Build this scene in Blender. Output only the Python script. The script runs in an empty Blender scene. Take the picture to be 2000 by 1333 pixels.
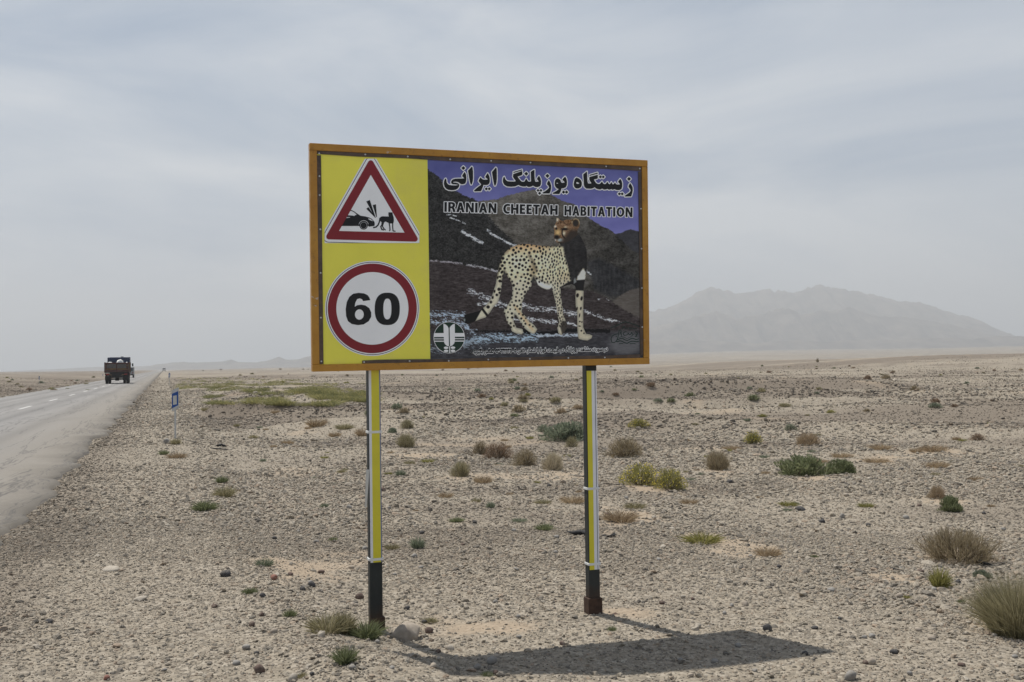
import bpy, bmesh, math, random
import numpy as np
from mathutils import Vector, Matrix
from math import sin, cos, tan, radians, pi, atan2, sqrt

random.seed(7)
RNG = np.random.default_rng(11)
SC = bpy.context.scene
COL = SC.collection

# ------------------------------------------------------------------ camera
F_PX = 2000.0                       # focal length in pixels of a 2000 px wide frame
EYE = 1.62
PITCH, ROLL = radians(1.347), radians(0.8)
_r = np.array([1.0, 0, 0]); FW = np.array([0, cos(PITCH), sin(PITCH)]); _u = np.cross(_r, FW)
CR = cos(ROLL) * _r - sin(ROLL) * _u
CU = sin(ROLL) * _r + cos(ROLL) * _u
CAM = np.array([0, 0, EYE])
cam_d = bpy.data.cameras.new('camera')
cam_d.sensor_width = 36.0
cam_d.lens = 36.0 * F_PX / 2000.0
cam_d.clip_start = 0.1; cam_d.clip_end = 60000
cam = bpy.data.objects.new('camera', cam_d); COL.objects.link(cam)
cam.matrix_world = Matrix(((CR[0], CU[0], -FW[0], 0), (CR[1], CU[1], -FW[1], 0), (CR[2], CU[2], -FW[2], EYE), (0, 0, 0, 1)))
SC.camera = cam

# ------------------------------------------------------------------ sky, sun, exposure
SUN_EL = radians(66.0)
SUN_AZ = atan2(-0.668, 0.744)       # from +Y towards +X
world = bpy.data.worlds.new('World'); SC.world = world; world.use_nodes = True
wn = world.node_tree; wn.nodes.clear()
def wnode(t, **k):
    n = wn.nodes.new(t)
    for a, b in k.items(): setattr(n, a, b)
    return n
def wl(a, b): wn.links.new(a, b)
sky = wnode('ShaderNodeTexSky', sky_type='NISHITA', sun_disc=False, sun_elevation=SUN_EL, sun_rotation=SUN_AZ,
            altitude=900, air_density=1.0, dust_density=2.0, ozone_density=1.0)
sgain = wnode('ShaderNodeMix', data_type='RGBA', blend_type='MULTIPLY'); sgain.inputs[0].default_value = 1.0
sgain.inputs[7].default_value = (0.065, 0.065, 0.065, 1)
wl(sky.outputs[0], sgain.inputs[6])
tc = wnode('ShaderNodeTexCoord')
sep = wnode('ShaderNodeSeparateXYZ'); wl(tc.outputs['Generated'], sep.inputs[0])
zc = wnode('ShaderNodeMath', operation='MAXIMUM'); wl(sep.outputs[2], zc.inputs[0]); zc.inputs[1].default_value = 0.0
za = wnode('ShaderNodeMath', operation='ADD'); wl(zc.outputs[0], za.inputs[0]); za.inputs[1].default_value = 0.22
dx = wnode('ShaderNodeMath', operation='DIVIDE'); wl(sep.outputs[0], dx.inputs[0]); wl(za.outputs[0], dx.inputs[1])
dy = wnode('ShaderNodeMath', operation='DIVIDE'); wl(sep.outputs[1], dy.inputs[0]); wl(za.outputs[0], dy.inputs[1])
cmb = wnode('ShaderNodeCombineXYZ'); wl(dx.outputs[0], cmb.inputs[0]); wl(dy.outputs[0], cmb.inputs[1])
mp = wnode('ShaderNodeMapping'); wl(tc.outputs['Generated'], mp.inputs[0])
mp.inputs['Rotation'].default_value = (0, radians(18), 0); mp.inputs['Scale'].default_value = (1.5, 1.5, 3.6)
mp.inputs['Location'].default_value = (3.1, 1.7, 0)
cn = wnode('ShaderNodeTexNoise'); wl(mp.outputs[0], cn.inputs['Vector'])
cn.inputs['Scale'].default_value = 1.0; cn.inputs['Detail'].default_value = 7; cn.inputs['Roughness'].default_value = 0.52
cn.inputs['Distortion'].default_value = 0.5
cr = wnode('ShaderNodeMapRange'); wl(cn.outputs[0], cr.inputs[0])
cr.inputs[1].default_value = 0.32; cr.inputs[2].default_value = 0.68; cr.inputs[3].default_value = 0.20; cr.inputs[4].default_value = 1.0
zp = wnode('ShaderNodeMath', operation='ADD'); wl(zc.outputs[0], zp.inputs[0]); zp.inputs[1].default_value = 0.06
td = wnode('ShaderNodeMath', operation='DIVIDE'); wl(cr.outputs[0], td.inputs[0]); wl(zp.outputs[0], td.inputs[1])
tm = wnode('ShaderNodeMath', operation='MULTIPLY'); wl(td.outputs[0], tm.inputs[0]); tm.inputs[1].default_value = -0.85
te = wnode('ShaderNodeMath', operation='EXPONENT'); wl(tm.outputs[0], te.inputs[0])
tf = wnode('ShaderNodeMath', operation='SUBTRACT'); tf.inputs[0].default_value = 1.0; wl(te.outputs[0], tf.inputs[1])
cmix = wnode('ShaderNodeMix', data_type='RGBA'); wl(tf.outputs[0], cmix.inputs[0])
wl(sgain.outputs[2], cmix.inputs[6])
n2 = wnode('ShaderNodeTexNoise'); mp2 = wnode('ShaderNodeMapping'); wl(tc.outputs['Generated'], mp2.inputs[0]); wl(mp2.outputs[0], n2.inputs['Vector'])
mp2.inputs['Rotation'].default_value = (0, radians(24), 0); mp2.inputs['Scale'].default_value = (1.7, 1.7, 6.0); mp2.inputs['Location'].default_value = (0.4, 5.2, 0.6)
n2.inputs['Scale'].default_value = 1.3; n2.inputs['Detail'].default_value = 8; n2.inputs['Roughness'].default_value = 0.55; n2.inputs['Distortion'].default_value = 0.7
c2 = wnode('ShaderNodeMapRange'); wl(n2.outputs[0], c2.inputs[0]); c2.inputs[1].default_value = 0.36; c2.inputs[2].default_value = 0.64
ccol = wnode('ShaderNodeMix', data_type='RGBA'); wl(c2.outputs[0], ccol.inputs[0]); ccol.inputs[6].default_value = (0.295, 0.37, 0.475, 1); ccol.inputs[7].default_value = (0.585, 0.615, 0.65, 1)
wl(ccol.outputs[2], cmix.inputs[7])
bg = wnode('ShaderNodeBackground'); wl(cmix.outputs[2], bg.inputs[0]); bg.inputs[1].default_value = 1.0
wo = wnode('ShaderNodeOutputWorld'); wl(bg.outputs[0], wo.inputs[0])

sun_d = bpy.data.lights.new('sun', 'SUN'); sun_d.energy = 4.3; sun_d.angle = radians(0.6); sun_d.color = (1.0, 0.955, 0.88)
sun = bpy.data.objects.new('sun', sun_d); COL.objects.link(sun)
to_sun = Vector((sin(SUN_AZ) * cos(SUN_EL), cos(SUN_AZ) * cos(SUN_EL), sin(SUN_EL)))
sun.rotation_euler = (-to_sun).to_track_quat('-Z', 'Y').to_euler()
sun.location = (-20, 20, 60)

SC.view_settings.view_transform = 'Standard'; SC.view_settings.look = 'None'
SC.view_settings.exposure = 0.24; SC.view_settings.gamma = 1.0; SC.view_settings.use_curve_mapping = False
SC.render.engine = 'CYCLES'
SC.cycles.use_denoising = True
SC.cycles.max_bounces = 6; SC.cycles.diffuse_bounces = 3; SC.cycles.glossy_bounces = 2
SC.cycles.transmission_bounces = 2; SC.cycles.volume_bounces = 0; SC.cycles.transparent_max_bounces = 6
SC.cycles.caustics_reflective = False; SC.cycles.caustics_refractive = False

# ------------------------------------------------------------------ small maths
def ss(a, b, x):
    t = np.clip((np.asarray(x, float) - a) / (b - a), 0, 1); return t * t * (3 - 2 * t)
def _hash(ix, iy, seed):
    n = (ix.astype(np.int64) * 374761393 + iy.astype(np.int64) * 668265263 + seed * 974634521) & 0x7fffffff
    n = ((n ^ (n >> 13)) * 1274126177) & 0x7fffffff
    n = n ^ (n >> 16)
    return (n & 0xffff) / 65535.0
def vnoise(x, y, seed=0):
    x = np.asarray(x, float); y = np.asarray(y, float)
    ix = np.floor(x); iy = np.floor(y); fx = x - ix; fy = y - iy
    fx = fx * fx * (3 - 2 * fx); fy = fy * fy * (3 - 2 * fy)
    a = _hash(ix, iy, seed); b = _hash(ix + 1, iy, seed); c = _hash(ix, iy + 1, seed); d = _hash(ix + 1, iy + 1, seed)
    return (a * (1 - fx) + b * fx) * (1 - fy) + (c * (1 - fx) + d * fx) * fy
def fbm(x, y, oct=4, seed=0, rough=0.5):
    t = 0; a = 1; s = 0
    for i in range(oct):
        t = t + a * vnoise(x * 2 ** i + 17.3 * i, y * 2 ** i - 9.1 * i, seed + i); s += a; a *= rough
    return t / s

# road frame: P is the distance to the right of a line through the camera parallel to the road, S runs along the road
RA = math.atan(680 / F_PX); RC, RS = cos(RA), sin(RA)
def to_ps(x, y): return x * RC + y * RS, -x * RS + y * RC
def from_ps(p, s): return p * RC - s * RS, p * RS + s * RC
ROAD_R, ROAD_C, ROAD_L = -1.52, -5.75, -9.9

def gz(x, y):
    x = np.asarray(x, float); y = np.asarray(y, float)
    p, s = to_ps(x, y)
    d = np.sqrt(x * x + y * y)
    z = -0.03 - 0.02 * ss(-1.4, 0.5, p)
    z = z - 0.04 * ss(ROAD_R + 0.25, ROAD_R - 0.2, p) * ss(ROAD_L - 0.5, ROAD_L + 0.2, p)
    edge = 0.8 + 0.35 * (vnoise(s / 3.1, 0 * s, 5) - 0.5)
    z = z - 0.13 * ss(edge - 0.1, edge + 0.75, p) - 0.14 * ss(3.2, 9, p)
    # low berm of graded gravel in front of the left post
    z = z + 0.10 * ss(6.5, 5.7, y) * ss(1.0, -0.4, x) * ss(0.5, 1.1, p)
    # left of the road
    lf = ss(10.1, 11.6, -p)
    z = z - 0.22 * lf + lf * ss(12, 26, -p) * (0.55 + 0.9 * (fbm(x / 17, y / 21, 3, 31) - 0.5))
    rt = ss(2.0, 5.0, p)
    # small undulation of the gravel field
    z = z + rt * 0.10 * (fbm(x / 3.3, y / 2.6, 3, 41) - 0.5) * ss(6, 16, d)
    z = z + 0.05 * (fbm(x / 1.1, y / 1.1, 3, 43) - 0.5) * ss(0.5, 2.0, p) * (1 - ss(60, 120, d))
    # banks of the dry wash: long low ridges across the view
    amp = 0.46 * ss(19, 33, y) * (1 - ss(170, 330, y)) * rt
    rn = fbm(x / 15 + y / 50 + 3, y / 5.2 + x / 37, 3, 47, 0.45)
    z = z + amp * (1 - np.abs(2 * rn - 1) * 2.2)
    # terrace with a steep gravel face
    yl = 37.3 - 0.28 * (x + 10.5) + 1.6 * (vnoise(x / 4, 0 * x, 51) - 0.5)
    fade = ss(-16, -12.5, x) * (1 - ss(-6.5, 3, x))
    z = z + 0.46 * ss(0, 1.5, y - yl) * (1 - ss(7, 16, y - yl)) * fade * ss(0.9, 2.0, p)
    # a hollow of the wash to the right, dark banks facing the road
    yl2 = 52 + 0.10 * (x - 8) + 2.6 * (vnoise(x / 7, 0 * x, 53) - 0.5)
    fade2 = ss(0, 8, x) * (1 - ss(17, 27, x))
    z = z + 0.55 * ss(0, 2.2, y - yl2) * (1 - ss(8, 22, y - yl2)) * fade2
    yl3 = 44 + 0.05 * (x - 6) + 2.0 * (vnoise(x / 6, 0 * x, 57) - 0.5)
    z = z + 0.30 * ss(0, 1.4, y - yl3) * (1 - ss(4, 8, y - yl3)) * ss(-4, 3, x) * (1 - ss(12, 20, x))
    # far relief
    off = 1 - np.exp(-((p + 5.7) / 16.0) ** 2)
    z = z + off * ss(70, 260, d) * 1.3 * (fbm(x / 75, y / 60, 4, 61) - 0.5)
    z = z + off * ss(500, 1800, d) * 7.0 * (fbm(x / 420, y / 330, 3, 67) - 0.45)
    az = np.arctan2(x, np.maximum(y, 1.0))
    z = z + 46.0 * ss(700, 4800, d) * ss(-0.16, 0.24, az)
    # broad low bank on the right middle distance
    z = z + 2.6 * ss(150, 215, y - 0.15 * x) * (1 - ss(400, 700, y)) * ss(34, 110, x)
    return z

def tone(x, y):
    """0 pale dusty gravel, 1 dark: varnished gravel in long bands, and shade painted onto bank faces of the wash"""
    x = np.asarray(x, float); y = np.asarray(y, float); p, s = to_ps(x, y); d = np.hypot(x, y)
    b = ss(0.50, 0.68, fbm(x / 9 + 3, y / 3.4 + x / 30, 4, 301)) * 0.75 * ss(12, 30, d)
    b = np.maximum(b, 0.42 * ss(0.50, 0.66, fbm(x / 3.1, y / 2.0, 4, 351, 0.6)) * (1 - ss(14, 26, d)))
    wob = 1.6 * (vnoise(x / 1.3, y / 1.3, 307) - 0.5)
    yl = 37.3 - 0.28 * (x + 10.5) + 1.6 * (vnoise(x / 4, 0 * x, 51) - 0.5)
    b = np.maximum(b, 0.95 * ss(-0.9, 0.3, y - yl + wob) * (1 - ss(1.4, 4.5, y - yl + wob)) * ss(-15.5, -13, x) * (1 - ss(-5, 3, x)))  # terrace face: its shade is put into the gravel colour
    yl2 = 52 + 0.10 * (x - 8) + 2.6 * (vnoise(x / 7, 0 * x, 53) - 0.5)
    b = np.maximum(b, 0.85 * ss(-1.5, 0.5, y - yl2 + wob) * (1 - ss(3, 9, y - yl2 + wob)) * ss(0, 6, x) * (1 - ss(17, 25, x)))  # bank of the right hollow, slope shade painted as dark tone
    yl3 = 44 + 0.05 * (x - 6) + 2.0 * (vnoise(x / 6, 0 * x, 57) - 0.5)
    b = np.maximum(b, 0.6 * ss(-1.2, 0.5, y - yl3 + wob) * (1 - ss(1.5, 4, y - yl3 + wob)) * ss(-5, 3, x) * (1 - ss(12, 20, x)))  # nearer low bank, its shaded face darkened by colour too
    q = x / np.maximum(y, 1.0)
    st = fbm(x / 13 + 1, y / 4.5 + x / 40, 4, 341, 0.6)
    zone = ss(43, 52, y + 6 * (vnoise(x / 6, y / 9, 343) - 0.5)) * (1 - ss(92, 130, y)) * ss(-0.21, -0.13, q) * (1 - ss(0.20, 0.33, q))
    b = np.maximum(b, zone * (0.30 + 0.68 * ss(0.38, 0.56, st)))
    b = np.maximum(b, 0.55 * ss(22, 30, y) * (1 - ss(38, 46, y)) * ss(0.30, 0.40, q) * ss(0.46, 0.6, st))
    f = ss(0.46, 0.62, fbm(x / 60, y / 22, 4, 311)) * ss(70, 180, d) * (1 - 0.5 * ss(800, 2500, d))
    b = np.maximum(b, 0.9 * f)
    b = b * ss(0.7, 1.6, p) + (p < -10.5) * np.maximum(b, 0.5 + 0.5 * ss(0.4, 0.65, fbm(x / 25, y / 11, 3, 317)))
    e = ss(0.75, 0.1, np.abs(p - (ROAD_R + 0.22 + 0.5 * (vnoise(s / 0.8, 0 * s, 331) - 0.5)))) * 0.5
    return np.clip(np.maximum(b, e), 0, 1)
SANDS = []
def sandmask(x, y):
    """1 where bare silt lies open"""
    x = np.asarray(x, float); y = np.asarray(y, float); m = ss(0.70, 0.82, fbm(x / 1.9, y / 1.4, 3, 401)) * 0.5 * ss(1.0, 2.0, to_ps(x, y)[0])
    w = 1.5 * (fbm(x / 0.5, y / 0.5, 4, 421, 0.65) - 0.5) * 2
    for cx, cy, rx, ry in SANDS:
        m = np.maximum(m, 0.8 * ss(1.25, 0.2, np.sqrt(((x - cx) / rx) ** 2 + ((y - cy) / ry) ** 2) + w))
    return m
_TS = 2.0 * 1.012 ** np.arange(0, 705)
_TS2 = 24.0 * 1.03 ** np.arange(0, 110)
def at_ground(px, py, T=None):
    """the point of the terrain that photo pixel (px, py) looks at"""
    d = FW + CR * (px - 1000) / F_PX - CU * (py - 666.5) / F_PX
    T = _TS if T is None else T; Q = CAM[None, :] + d[None, :] * T[:, None]
    below = np.nonzero(Q[:, 2] < gz(Q[:, 0], Q[:, 1]))[0]
    if len(below) == 0: t = 900.0
    else:
        k_ = max(below[0], 1); T = np.linspace(T[k_ - 1], T[k_], 40); Q = CAM[None, :] + d[None, :] * T[:, None]
        b2 = np.nonzero(Q[:, 2] < gz(Q[:, 0], Q[:, 1]))[0]; t = float(T[b2[0]] if len(b2) else T[-1])
    q = CAM + d * t
    return float(q[0]), float(q[1]), float(gz(q[0], q[1])), float(t)

for _px, _py, _rx, _ry in [(940, 1222, 125, 16), (1195, 1195, 70, 13), (1490, 1082, 85, 20), (1215, 1012, 80, 15), (1385, 1052, 80, 14), (1860, 1088, 100, 18), (1270, 950, 75, 9), (1835, 980, 50, 9), (1720, 898, 70, 8), (1825, 884, 70, 8),
                           (1100, 925, 60, 8), (900, 935, 40, 6), (1405, 922, 40, 6), (1590, 934, 80, 7), (820, 890, 60, 7), (1960, 1230, 90, 26), (600, 1105, 90, 22), (1740, 1130, 60, 14)]:
    _x, _y, _z, _t = at_ground(_px, _py); _q = at_ground(_px, _py - _ry)
    SANDS.append((_x, _y, _rx * _t / F_PX, max(_q[1] - _y, 0.1)))

# ------------------------------------------------------------------ objects
def tag(o, label=None, cat=None, group=None, kind=None):
    if label: o['label'] = label
    if cat: o['category'] = cat
    if group: o['group'] = group
    if kind: o['kind'] = kind
    return o
def empty(name, loc):
    o = bpy.data.objects.new(name, None); COL.objects.link(o); o.location = loc
    o.empty_display_size = 0.2
    return o
def obj(name, me, mat=None, parent=None, loc=None):
    o = bpy.data.objects.new(name, me); COL.objects.link(o)
    if mat is not None and len(me.materials) == 0: me.materials.append(mat)
    if parent is not None: o.parent = parent
    if loc is not None: o.location = loc
    return o
def mesh(name, v, f, smooth=False):
    me = bpy.data.meshes.new(name); me.from_pydata([tuple(map(float, q)) for q in v], [], f); me.update()
    if smooth:
        me.polygons.foreach_set('use_smooth', [True] * len(me.polygons))
    return me
def grid_mesh(name, V, nr, nc, smooth=True):
    """V: (nr*nc,3) array"""
    me = bpy.data.meshes.new(name)
    i = np.arange(nr * nc).reshape(nr, nc)
    q = np.stack([i[:-1, :-1], i[:-1, 1:], i[1:, 1:], i[1:, :-1]], -1).reshape(-1, 4)
    me.vertices.add(nr * nc); me.vertices.foreach_set('co', V.astype(np.float32).ravel())
    me.loops.add(q.size); me.loops.foreach_set('vertex_index', q.ravel().astype(np.int32))
    me.polygons.add(len(q)); me.polygons.foreach_set('loop_start', np.arange(0, q.size, 4, dtype=np.int32))
    me.polygons.foreach_set('use_smooth', np.full(len(q), smooth))
    me.update(calc_edges=True)
    return me
def np_mesh(name, V, faces, n, smooth=False):
    """faces: (m,n) int array"""
    me = bpy.data.meshes.new(name)
    me.vertices.add(len(V)); me.vertices.foreach_set('co', np.asarray(V, np.float32).ravel())
    me.loops.add(faces.size); me.loops.foreach_set('vertex_index', faces.ravel().astype(np.int32))
    me.polygons.add(len(faces)); me.polygons.foreach_set('loop_start', np.arange(0, faces.size, n, dtype=np.int32))
    if smooth: me.polygons.foreach_set('use_smooth', np.full(len(faces), True))
    me.update(calc_edges=True)
    return me
def set_col(me, rgb, name='Col'):
    a = me.color_attributes.new(name, 'FLOAT_COLOR', 'POINT')
    c = np.ones((len(me.vertices), 4), np.float32); c[:, :3] = rgb
    a.data.foreach_set('color', c.ravel())

class MB:
    """collects boxes, tubes and prisms into one mesh"""
    def __init__(s): s.v = []; s.f = []
    def add(s, v, f):
        b = len(s.v); s.v += [tuple(map(float, q)) for q in v]; s.f += [tuple(i + b for i in q) for q in f]; return s
    def box(s, c, d, M=None, bev=0.0):
        bm = bmesh.new(); bmesh.ops.create_cube(bm, size=1.0)
        for q in bm.verts: q.co = Vector((q.co.x * d[0], q.co.y * d[1], q.co.z * d[2]))
        if bev: bmesh.ops.bevel(bm, geom=list(bm.edges), offset=bev, segments=2, affect='EDGES', profile=0.5)
        bm.verts.index_update()
        P = [q.co + Vector(c) for q in bm.verts]
        if M is not None: P = [M @ q for q in P]
        s.add(P, [[q.index for q in f.verts] for f in bm.faces]); bm.free(); return s
    def tube(s, pts, rad, n=10, cap=True, flat=1.0):
        rad = rad if hasattr(rad, '__len__') else [rad] * len(pts)
        b = len(s.v); pts = [Vector(q) for q in pts]
        for i, q in enumerate(pts):
            t = (pts[min(i + 1, len(pts) - 1)] - pts[max(i - 1, 0)]).normalized()
            a = t.cross(Vector((0, 0, 1)) if abs(t.z) < 0.9 else Vector((0, 1, 0))).normalized(); w = t.cross(a)
            for k in range(n):
                an = 2 * pi * k / n; s.v.append(tuple(q + rad[i] * (cos(an) * a + flat * sin(an) * w)))
        for i in range(len(pts) - 1):
            for k in range(n):
                k2 = (k + 1) % n; s.f.append((b + i * n + k, b + i * n + k2, b + (i + 1) * n + k2, b + (i + 1) * n + k))
        if cap:
            s.f.append(tuple(b + k for k in range(n))); m = b + (len(pts) - 1) * n; s.f.append(tuple(m + k for k in reversed(range(n))))
        return s
    def prism(s, poly, a, b, fn):
        """poly: 2D points; fn(u, v, w) -> 3D; extruded from w=a to w=b"""
        n = len(poly); P = [fn(u, v, a) for u, v in poly] + [fn(u, v, b) for u, v in poly]
        f = [tuple(range(n)), tuple(reversed(range(n, 2 * n)))] + [(i, (i + 1) % n, n + (i + 1) % n, n + i) for i in range(n)]
        return s.add(P, f)
    def build(s, name, mat, parent=None, smooth=False, loc=None):
        me = mesh(name, s.v, s.f, smooth)
        bm = bmesh.new(); bm.from_mesh(me); bmesh.ops.recalc_face_normals(bm, faces=bm.faces); bm.to_mesh(me); bm.free()
        return obj(name, me, mat, parent, loc)

# ------------------------------------------------------------------ materials
def lin(c):
    c = np.asarray(c, float) / 255.0
    return np.where(c <= 0.04045, c / 12.92, ((c + 0.055) / 1.055) ** 2.4)
class NT:
    def __init__(s, name):
        s.m = bpy.data.materials.new(name); s.m.use_nodes = True; s.t = s.m.node_tree; s.t.nodes.clear()
        s.out = s.n('ShaderNodeOutputMaterial'); s.b = s.n('ShaderNodeBsdfPrincipled'); s.l(s.b.outputs[0], s.out.inputs[0])
    def n(s, t, **k):
        q = s.t.nodes.new(t)
        for a, b in k.items(): setattr(q, a, b)
        return q
    def l(s, a, b): s.t.links.new(a, b)
    def noise(s, scale, detail=4, rough=0.55, vec=None, dist=0.0):
        q = s.n('ShaderNodeTexNoise'); q.inputs['Scale'].default_value = scale; q.inputs['Detail'].default_value = detail
        q.inputs['Roughness'].default_value = rough; q.inputs['Distortion'].default_value = dist
        if vec is not None: s.l(vec, q.inputs['Vector'])
        return q.outputs[0]
    def ramp(s, fac, stops, interp='LINEAR'):
        q = s.n('ShaderNodeValToRGB'); q.color_ramp.interpolation = interp; e = q.color_ramp.elements
        while len(e) < len(stops): e.new(0.5)
        for i, (p, c) in enumerate(stops):
            e[i].position = p; e[i].color = (*c, 1) if len(c) == 3 else c
        s.l(fac, q.inputs[0]); return q.outputs[0]
    def mix(s, fac, a, b, mode='MIX'):
        q = s.n('ShaderNodeMix', data_type='RGBA', blend_type=mode)
        for k, x in ((0, fac), (6, a), (7, b)):
            if hasattr(x, 'is_output'): s.l(x, q.inputs[k])
            elif k == 0: q.inputs[0].default_value = x
            else: q.inputs[k].default_value = (*x, 1)
        return q.outputs[2]
    def rng(s, x, a, b, c=0.0, d=1.0):
        q = s.n('ShaderNodeMapRange'); s.l(x, q.inputs[0])
        for i, w in enumerate((a, b, c, d)): q.inputs[i + 1].default_value = w
        return q.outputs[0]
    def math(s, op, a, b=0.0):
        q = s.n('ShaderNodeMath', operation=op)
        for i, x in enumerate((a, b)):
            if hasattr(x, 'is_output'): s.l(x, q.inputs[i])
            else: q.inputs[i].default_value = x
        return q.outputs[0]
    def coord(s, kind='Object'): return s.n('ShaderNodeTexCoord').outputs[kind]
    def pos(s): return s.n('ShaderNodeNewGeometry').outputs['Position']
    def scale(s, vec, sc, rot=(0, 0, 0)):
        q = s.n('ShaderNodeMapping'); s.l(vec, q.inputs[0]); q.inputs['Scale'].default_value = sc; q.inputs['Rotation'].default_value = rot
        return q.outputs[0]
    def base(s, c):
        if hasattr(c, 'is_output'): s.l(c, s.b.inputs['Base Color'])
        else: s.b.inputs['Base Color'].default_value = (*c, 1)
    def set(s, rough=0.6, metal=0.0, spec=0.5):
        for k, x in (('Roughness', rough), ('Metallic', metal), ('Specular IOR Level', spec)):
            if hasattr(x, 'is_output'): s.l(x, s.b.inputs[k])
            else: s.b.inputs[k].default_value = x
        return s
    def bump(s, h, strength=0.5, dist=0.01):
        q = s.n('ShaderNodeBump'); q.inputs['Strength'].default_value = strength; q.inputs['Distance'].default_value = dist
        s.l(h, q.inputs['Height']); s.l(q.outputs[0], s.b.inputs['Normal'])
M = {}
def plain(name, rgb, rough=0.6, var=0.18, scale=8.0, metal=0.0, spec=0.4, dirt=None):
    k = NT(name); v = k.pos()
    c = k.mix(k.rng(k.noise(scale, 5, 0.6, v), 0.3, 0.7), tuple(np.array(rgb) * (1 - var)), tuple(np.minimum(np.array(rgb) * (1 + var), 1)))
    if dirt is not None:
        c = k.mix(k.rng(k.noise(scale * 1.7, 6, 0.65, v), 0.52, 0.75, 0, 0.6), c, dirt)
    k.base(c); k.set(rough, metal, spec); M[name] = k.m
    return k.m
def vcol(name, rough=0.5, spec=0.35):
    k = NT(name); a = k.n('ShaderNodeAttribute'); a.attribute_name = 'Col'; k.base(a.outputs[0]); k.set(rough, 0, spec); M[name] = k.m
    return k.m
SAND = (0.46, 0.355, 0.25)

def ground_mat():
    k = NT('ground'); v = k.pos()
    fine = k.noise(70, 5, 0.7, v)
    mid = k.noise(6.5, 5, 0.6, v)
    vo = k.n('ShaderNodeTexVoronoi'); vo.inputs['Scale'].default_value = 34; k.l(v, vo.inputs['Vector'])
    sepc = k.n('ShaderNodeSeparateColor'); k.l(vo.outputs['Color'], sepc.inputs[0])
    stone = k.ramp(sepc.outputs[0], [(0.0, (0.15, 0.135, 0.12)), (0.3, (0.27, 0.245, 0.21)), (0.65, (0.37, 0.335, 0.285)), (1.0, (0.50, 0.46, 0.40))])
    sand = k.mix(fine, (0.30, 0.26, 0.205), (0.41, 0.36, 0.29))
    c = k.mix(k.rng(mid, 0.36, 0.6, 0.35, 0.8), sand, stone)
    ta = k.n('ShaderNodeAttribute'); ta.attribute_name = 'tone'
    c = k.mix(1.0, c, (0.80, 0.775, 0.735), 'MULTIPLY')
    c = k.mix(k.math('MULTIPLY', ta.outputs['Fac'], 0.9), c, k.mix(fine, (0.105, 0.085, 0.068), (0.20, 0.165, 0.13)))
    sa = k.n('ShaderNodeAttribute'); sa.attribute_name = 'sand'
    c = k.mix(k.math('MULTIPLY', sa.outputs['Fac'], 0.8), c, k.mix(fine, tuple(np.array(SAND) * 0.72), tuple(np.array(SAND) * 0.86)))
    k.base(c); k.set(0.95, 0, 0.15)
    h = k.math('ADD', k.math('MULTIPLY', fine, 0.5), k.math('MULTIPLY', vo.outputs['Distance'], -1.2))
    k.bump(h, 0.75, 0.012)
    M['ground'] = k.m
ground_mat()

def road_mat():
    k = NT('asphalt'); u = k.n('ShaderNodeUVMap'); v = k.pos()
    sx = k.n('ShaderNodeSeparateXYZ'); k.l(u.outputs[0], sx.inputs[0])    # u = metres from the right edge, v = metres along
    cv = k.scale(u.outputs[0], (1.3, 0.05, 1))
    streak = k.noise(1.0, 6, 0.6, cv)
    grain = k.noise(120, 3, 0.7, v)
    blotch = k.noise(0.9, 5, 0.6, v)
    c = k.mix(k.rng(streak, 0.3, 0.7), (0.205, 0.198, 0.190), (0.285, 0.275, 0.264))
    c = k.mix(k.rng(blotch, 0.5, 0.75, 0, 0.22), c, (0.34, 0.315, 0.28))
    for tr_, wd in ((2.0, 0.42), (3.5, 0.42), (5.2, 0.45), (6.8, 0.45)):      # polished wheel tracks
        dd = k.math('ABSOLUTE', k.math('SUBTRACT', sx.outputs[0], tr_)); c = k.mix(k.rng(dd, 0.05, wd, 0.55, 0.0), c, (0.15, 0.145, 0.14))
    pt = k.noise(0.22, 3, 0.5, k.scale(u.outputs[0], (1.0, 0.35, 1))); c = k.mix(k.rng(pt, 0.60, 0.61, 0.0, 0.28), c, (0.15, 0.145, 0.14))
    # dust blown over the right edge, then the crumbled dark lip of the surfacing
    wob = k.math('ADD', sx.outputs[0], k.math('MULTIPLY', k.math('SUBTRACT', k.noise(0.8, 5, 0.65, v), 0.5), 1.1))
    c = k.mix(k.rng(wob, 3.0, 0.5, 0.0, 0.85), c, k.mix(grain, (0.20, 0.178, 0.148), (0.275, 0.246, 0.203)))
    c = k.mix(k.rng(wob, 0.75, 0.1, 0.0, 0.8), c, (0.135, 0.12, 0.10))
    c = k.mix(k.rng(grain, 0.25, 0.75, 0.0, 0.3), c, (0.13, 0.122, 0.113))
    g2 = k.noise(22, 5, 0.75, v); c = k.mix(k.rng(g2, 0.52, 0.72, 0.0, 0.5), c, (0.12, 0.112, 0.103)); c = k.mix(k.rng(g2, 0.42, 0.28, 0.0, 0.35), c, (0.40, 0.38, 0.35))
    # cracks sealed with tar, running along the lanes
    cr_ = k.noise(1.0, 6, 0.7, k.scale(u.outputs[0], (0.8, 0.035, 1)), 0.6)
    c = k.mix(k.rng(k.math('ABSOLUTE', k.math('SUBTRACT', cr_, 0.5)), 0.0, 0.010, 0.7, 0.0), c, (0.075, 0.072, 0.07))
    k.base(c); k.set(0.9, 0, 0.25); k.bump(grain, 0.35, 0.004)
    M['asphalt'] = k.m
road_mat()

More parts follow.
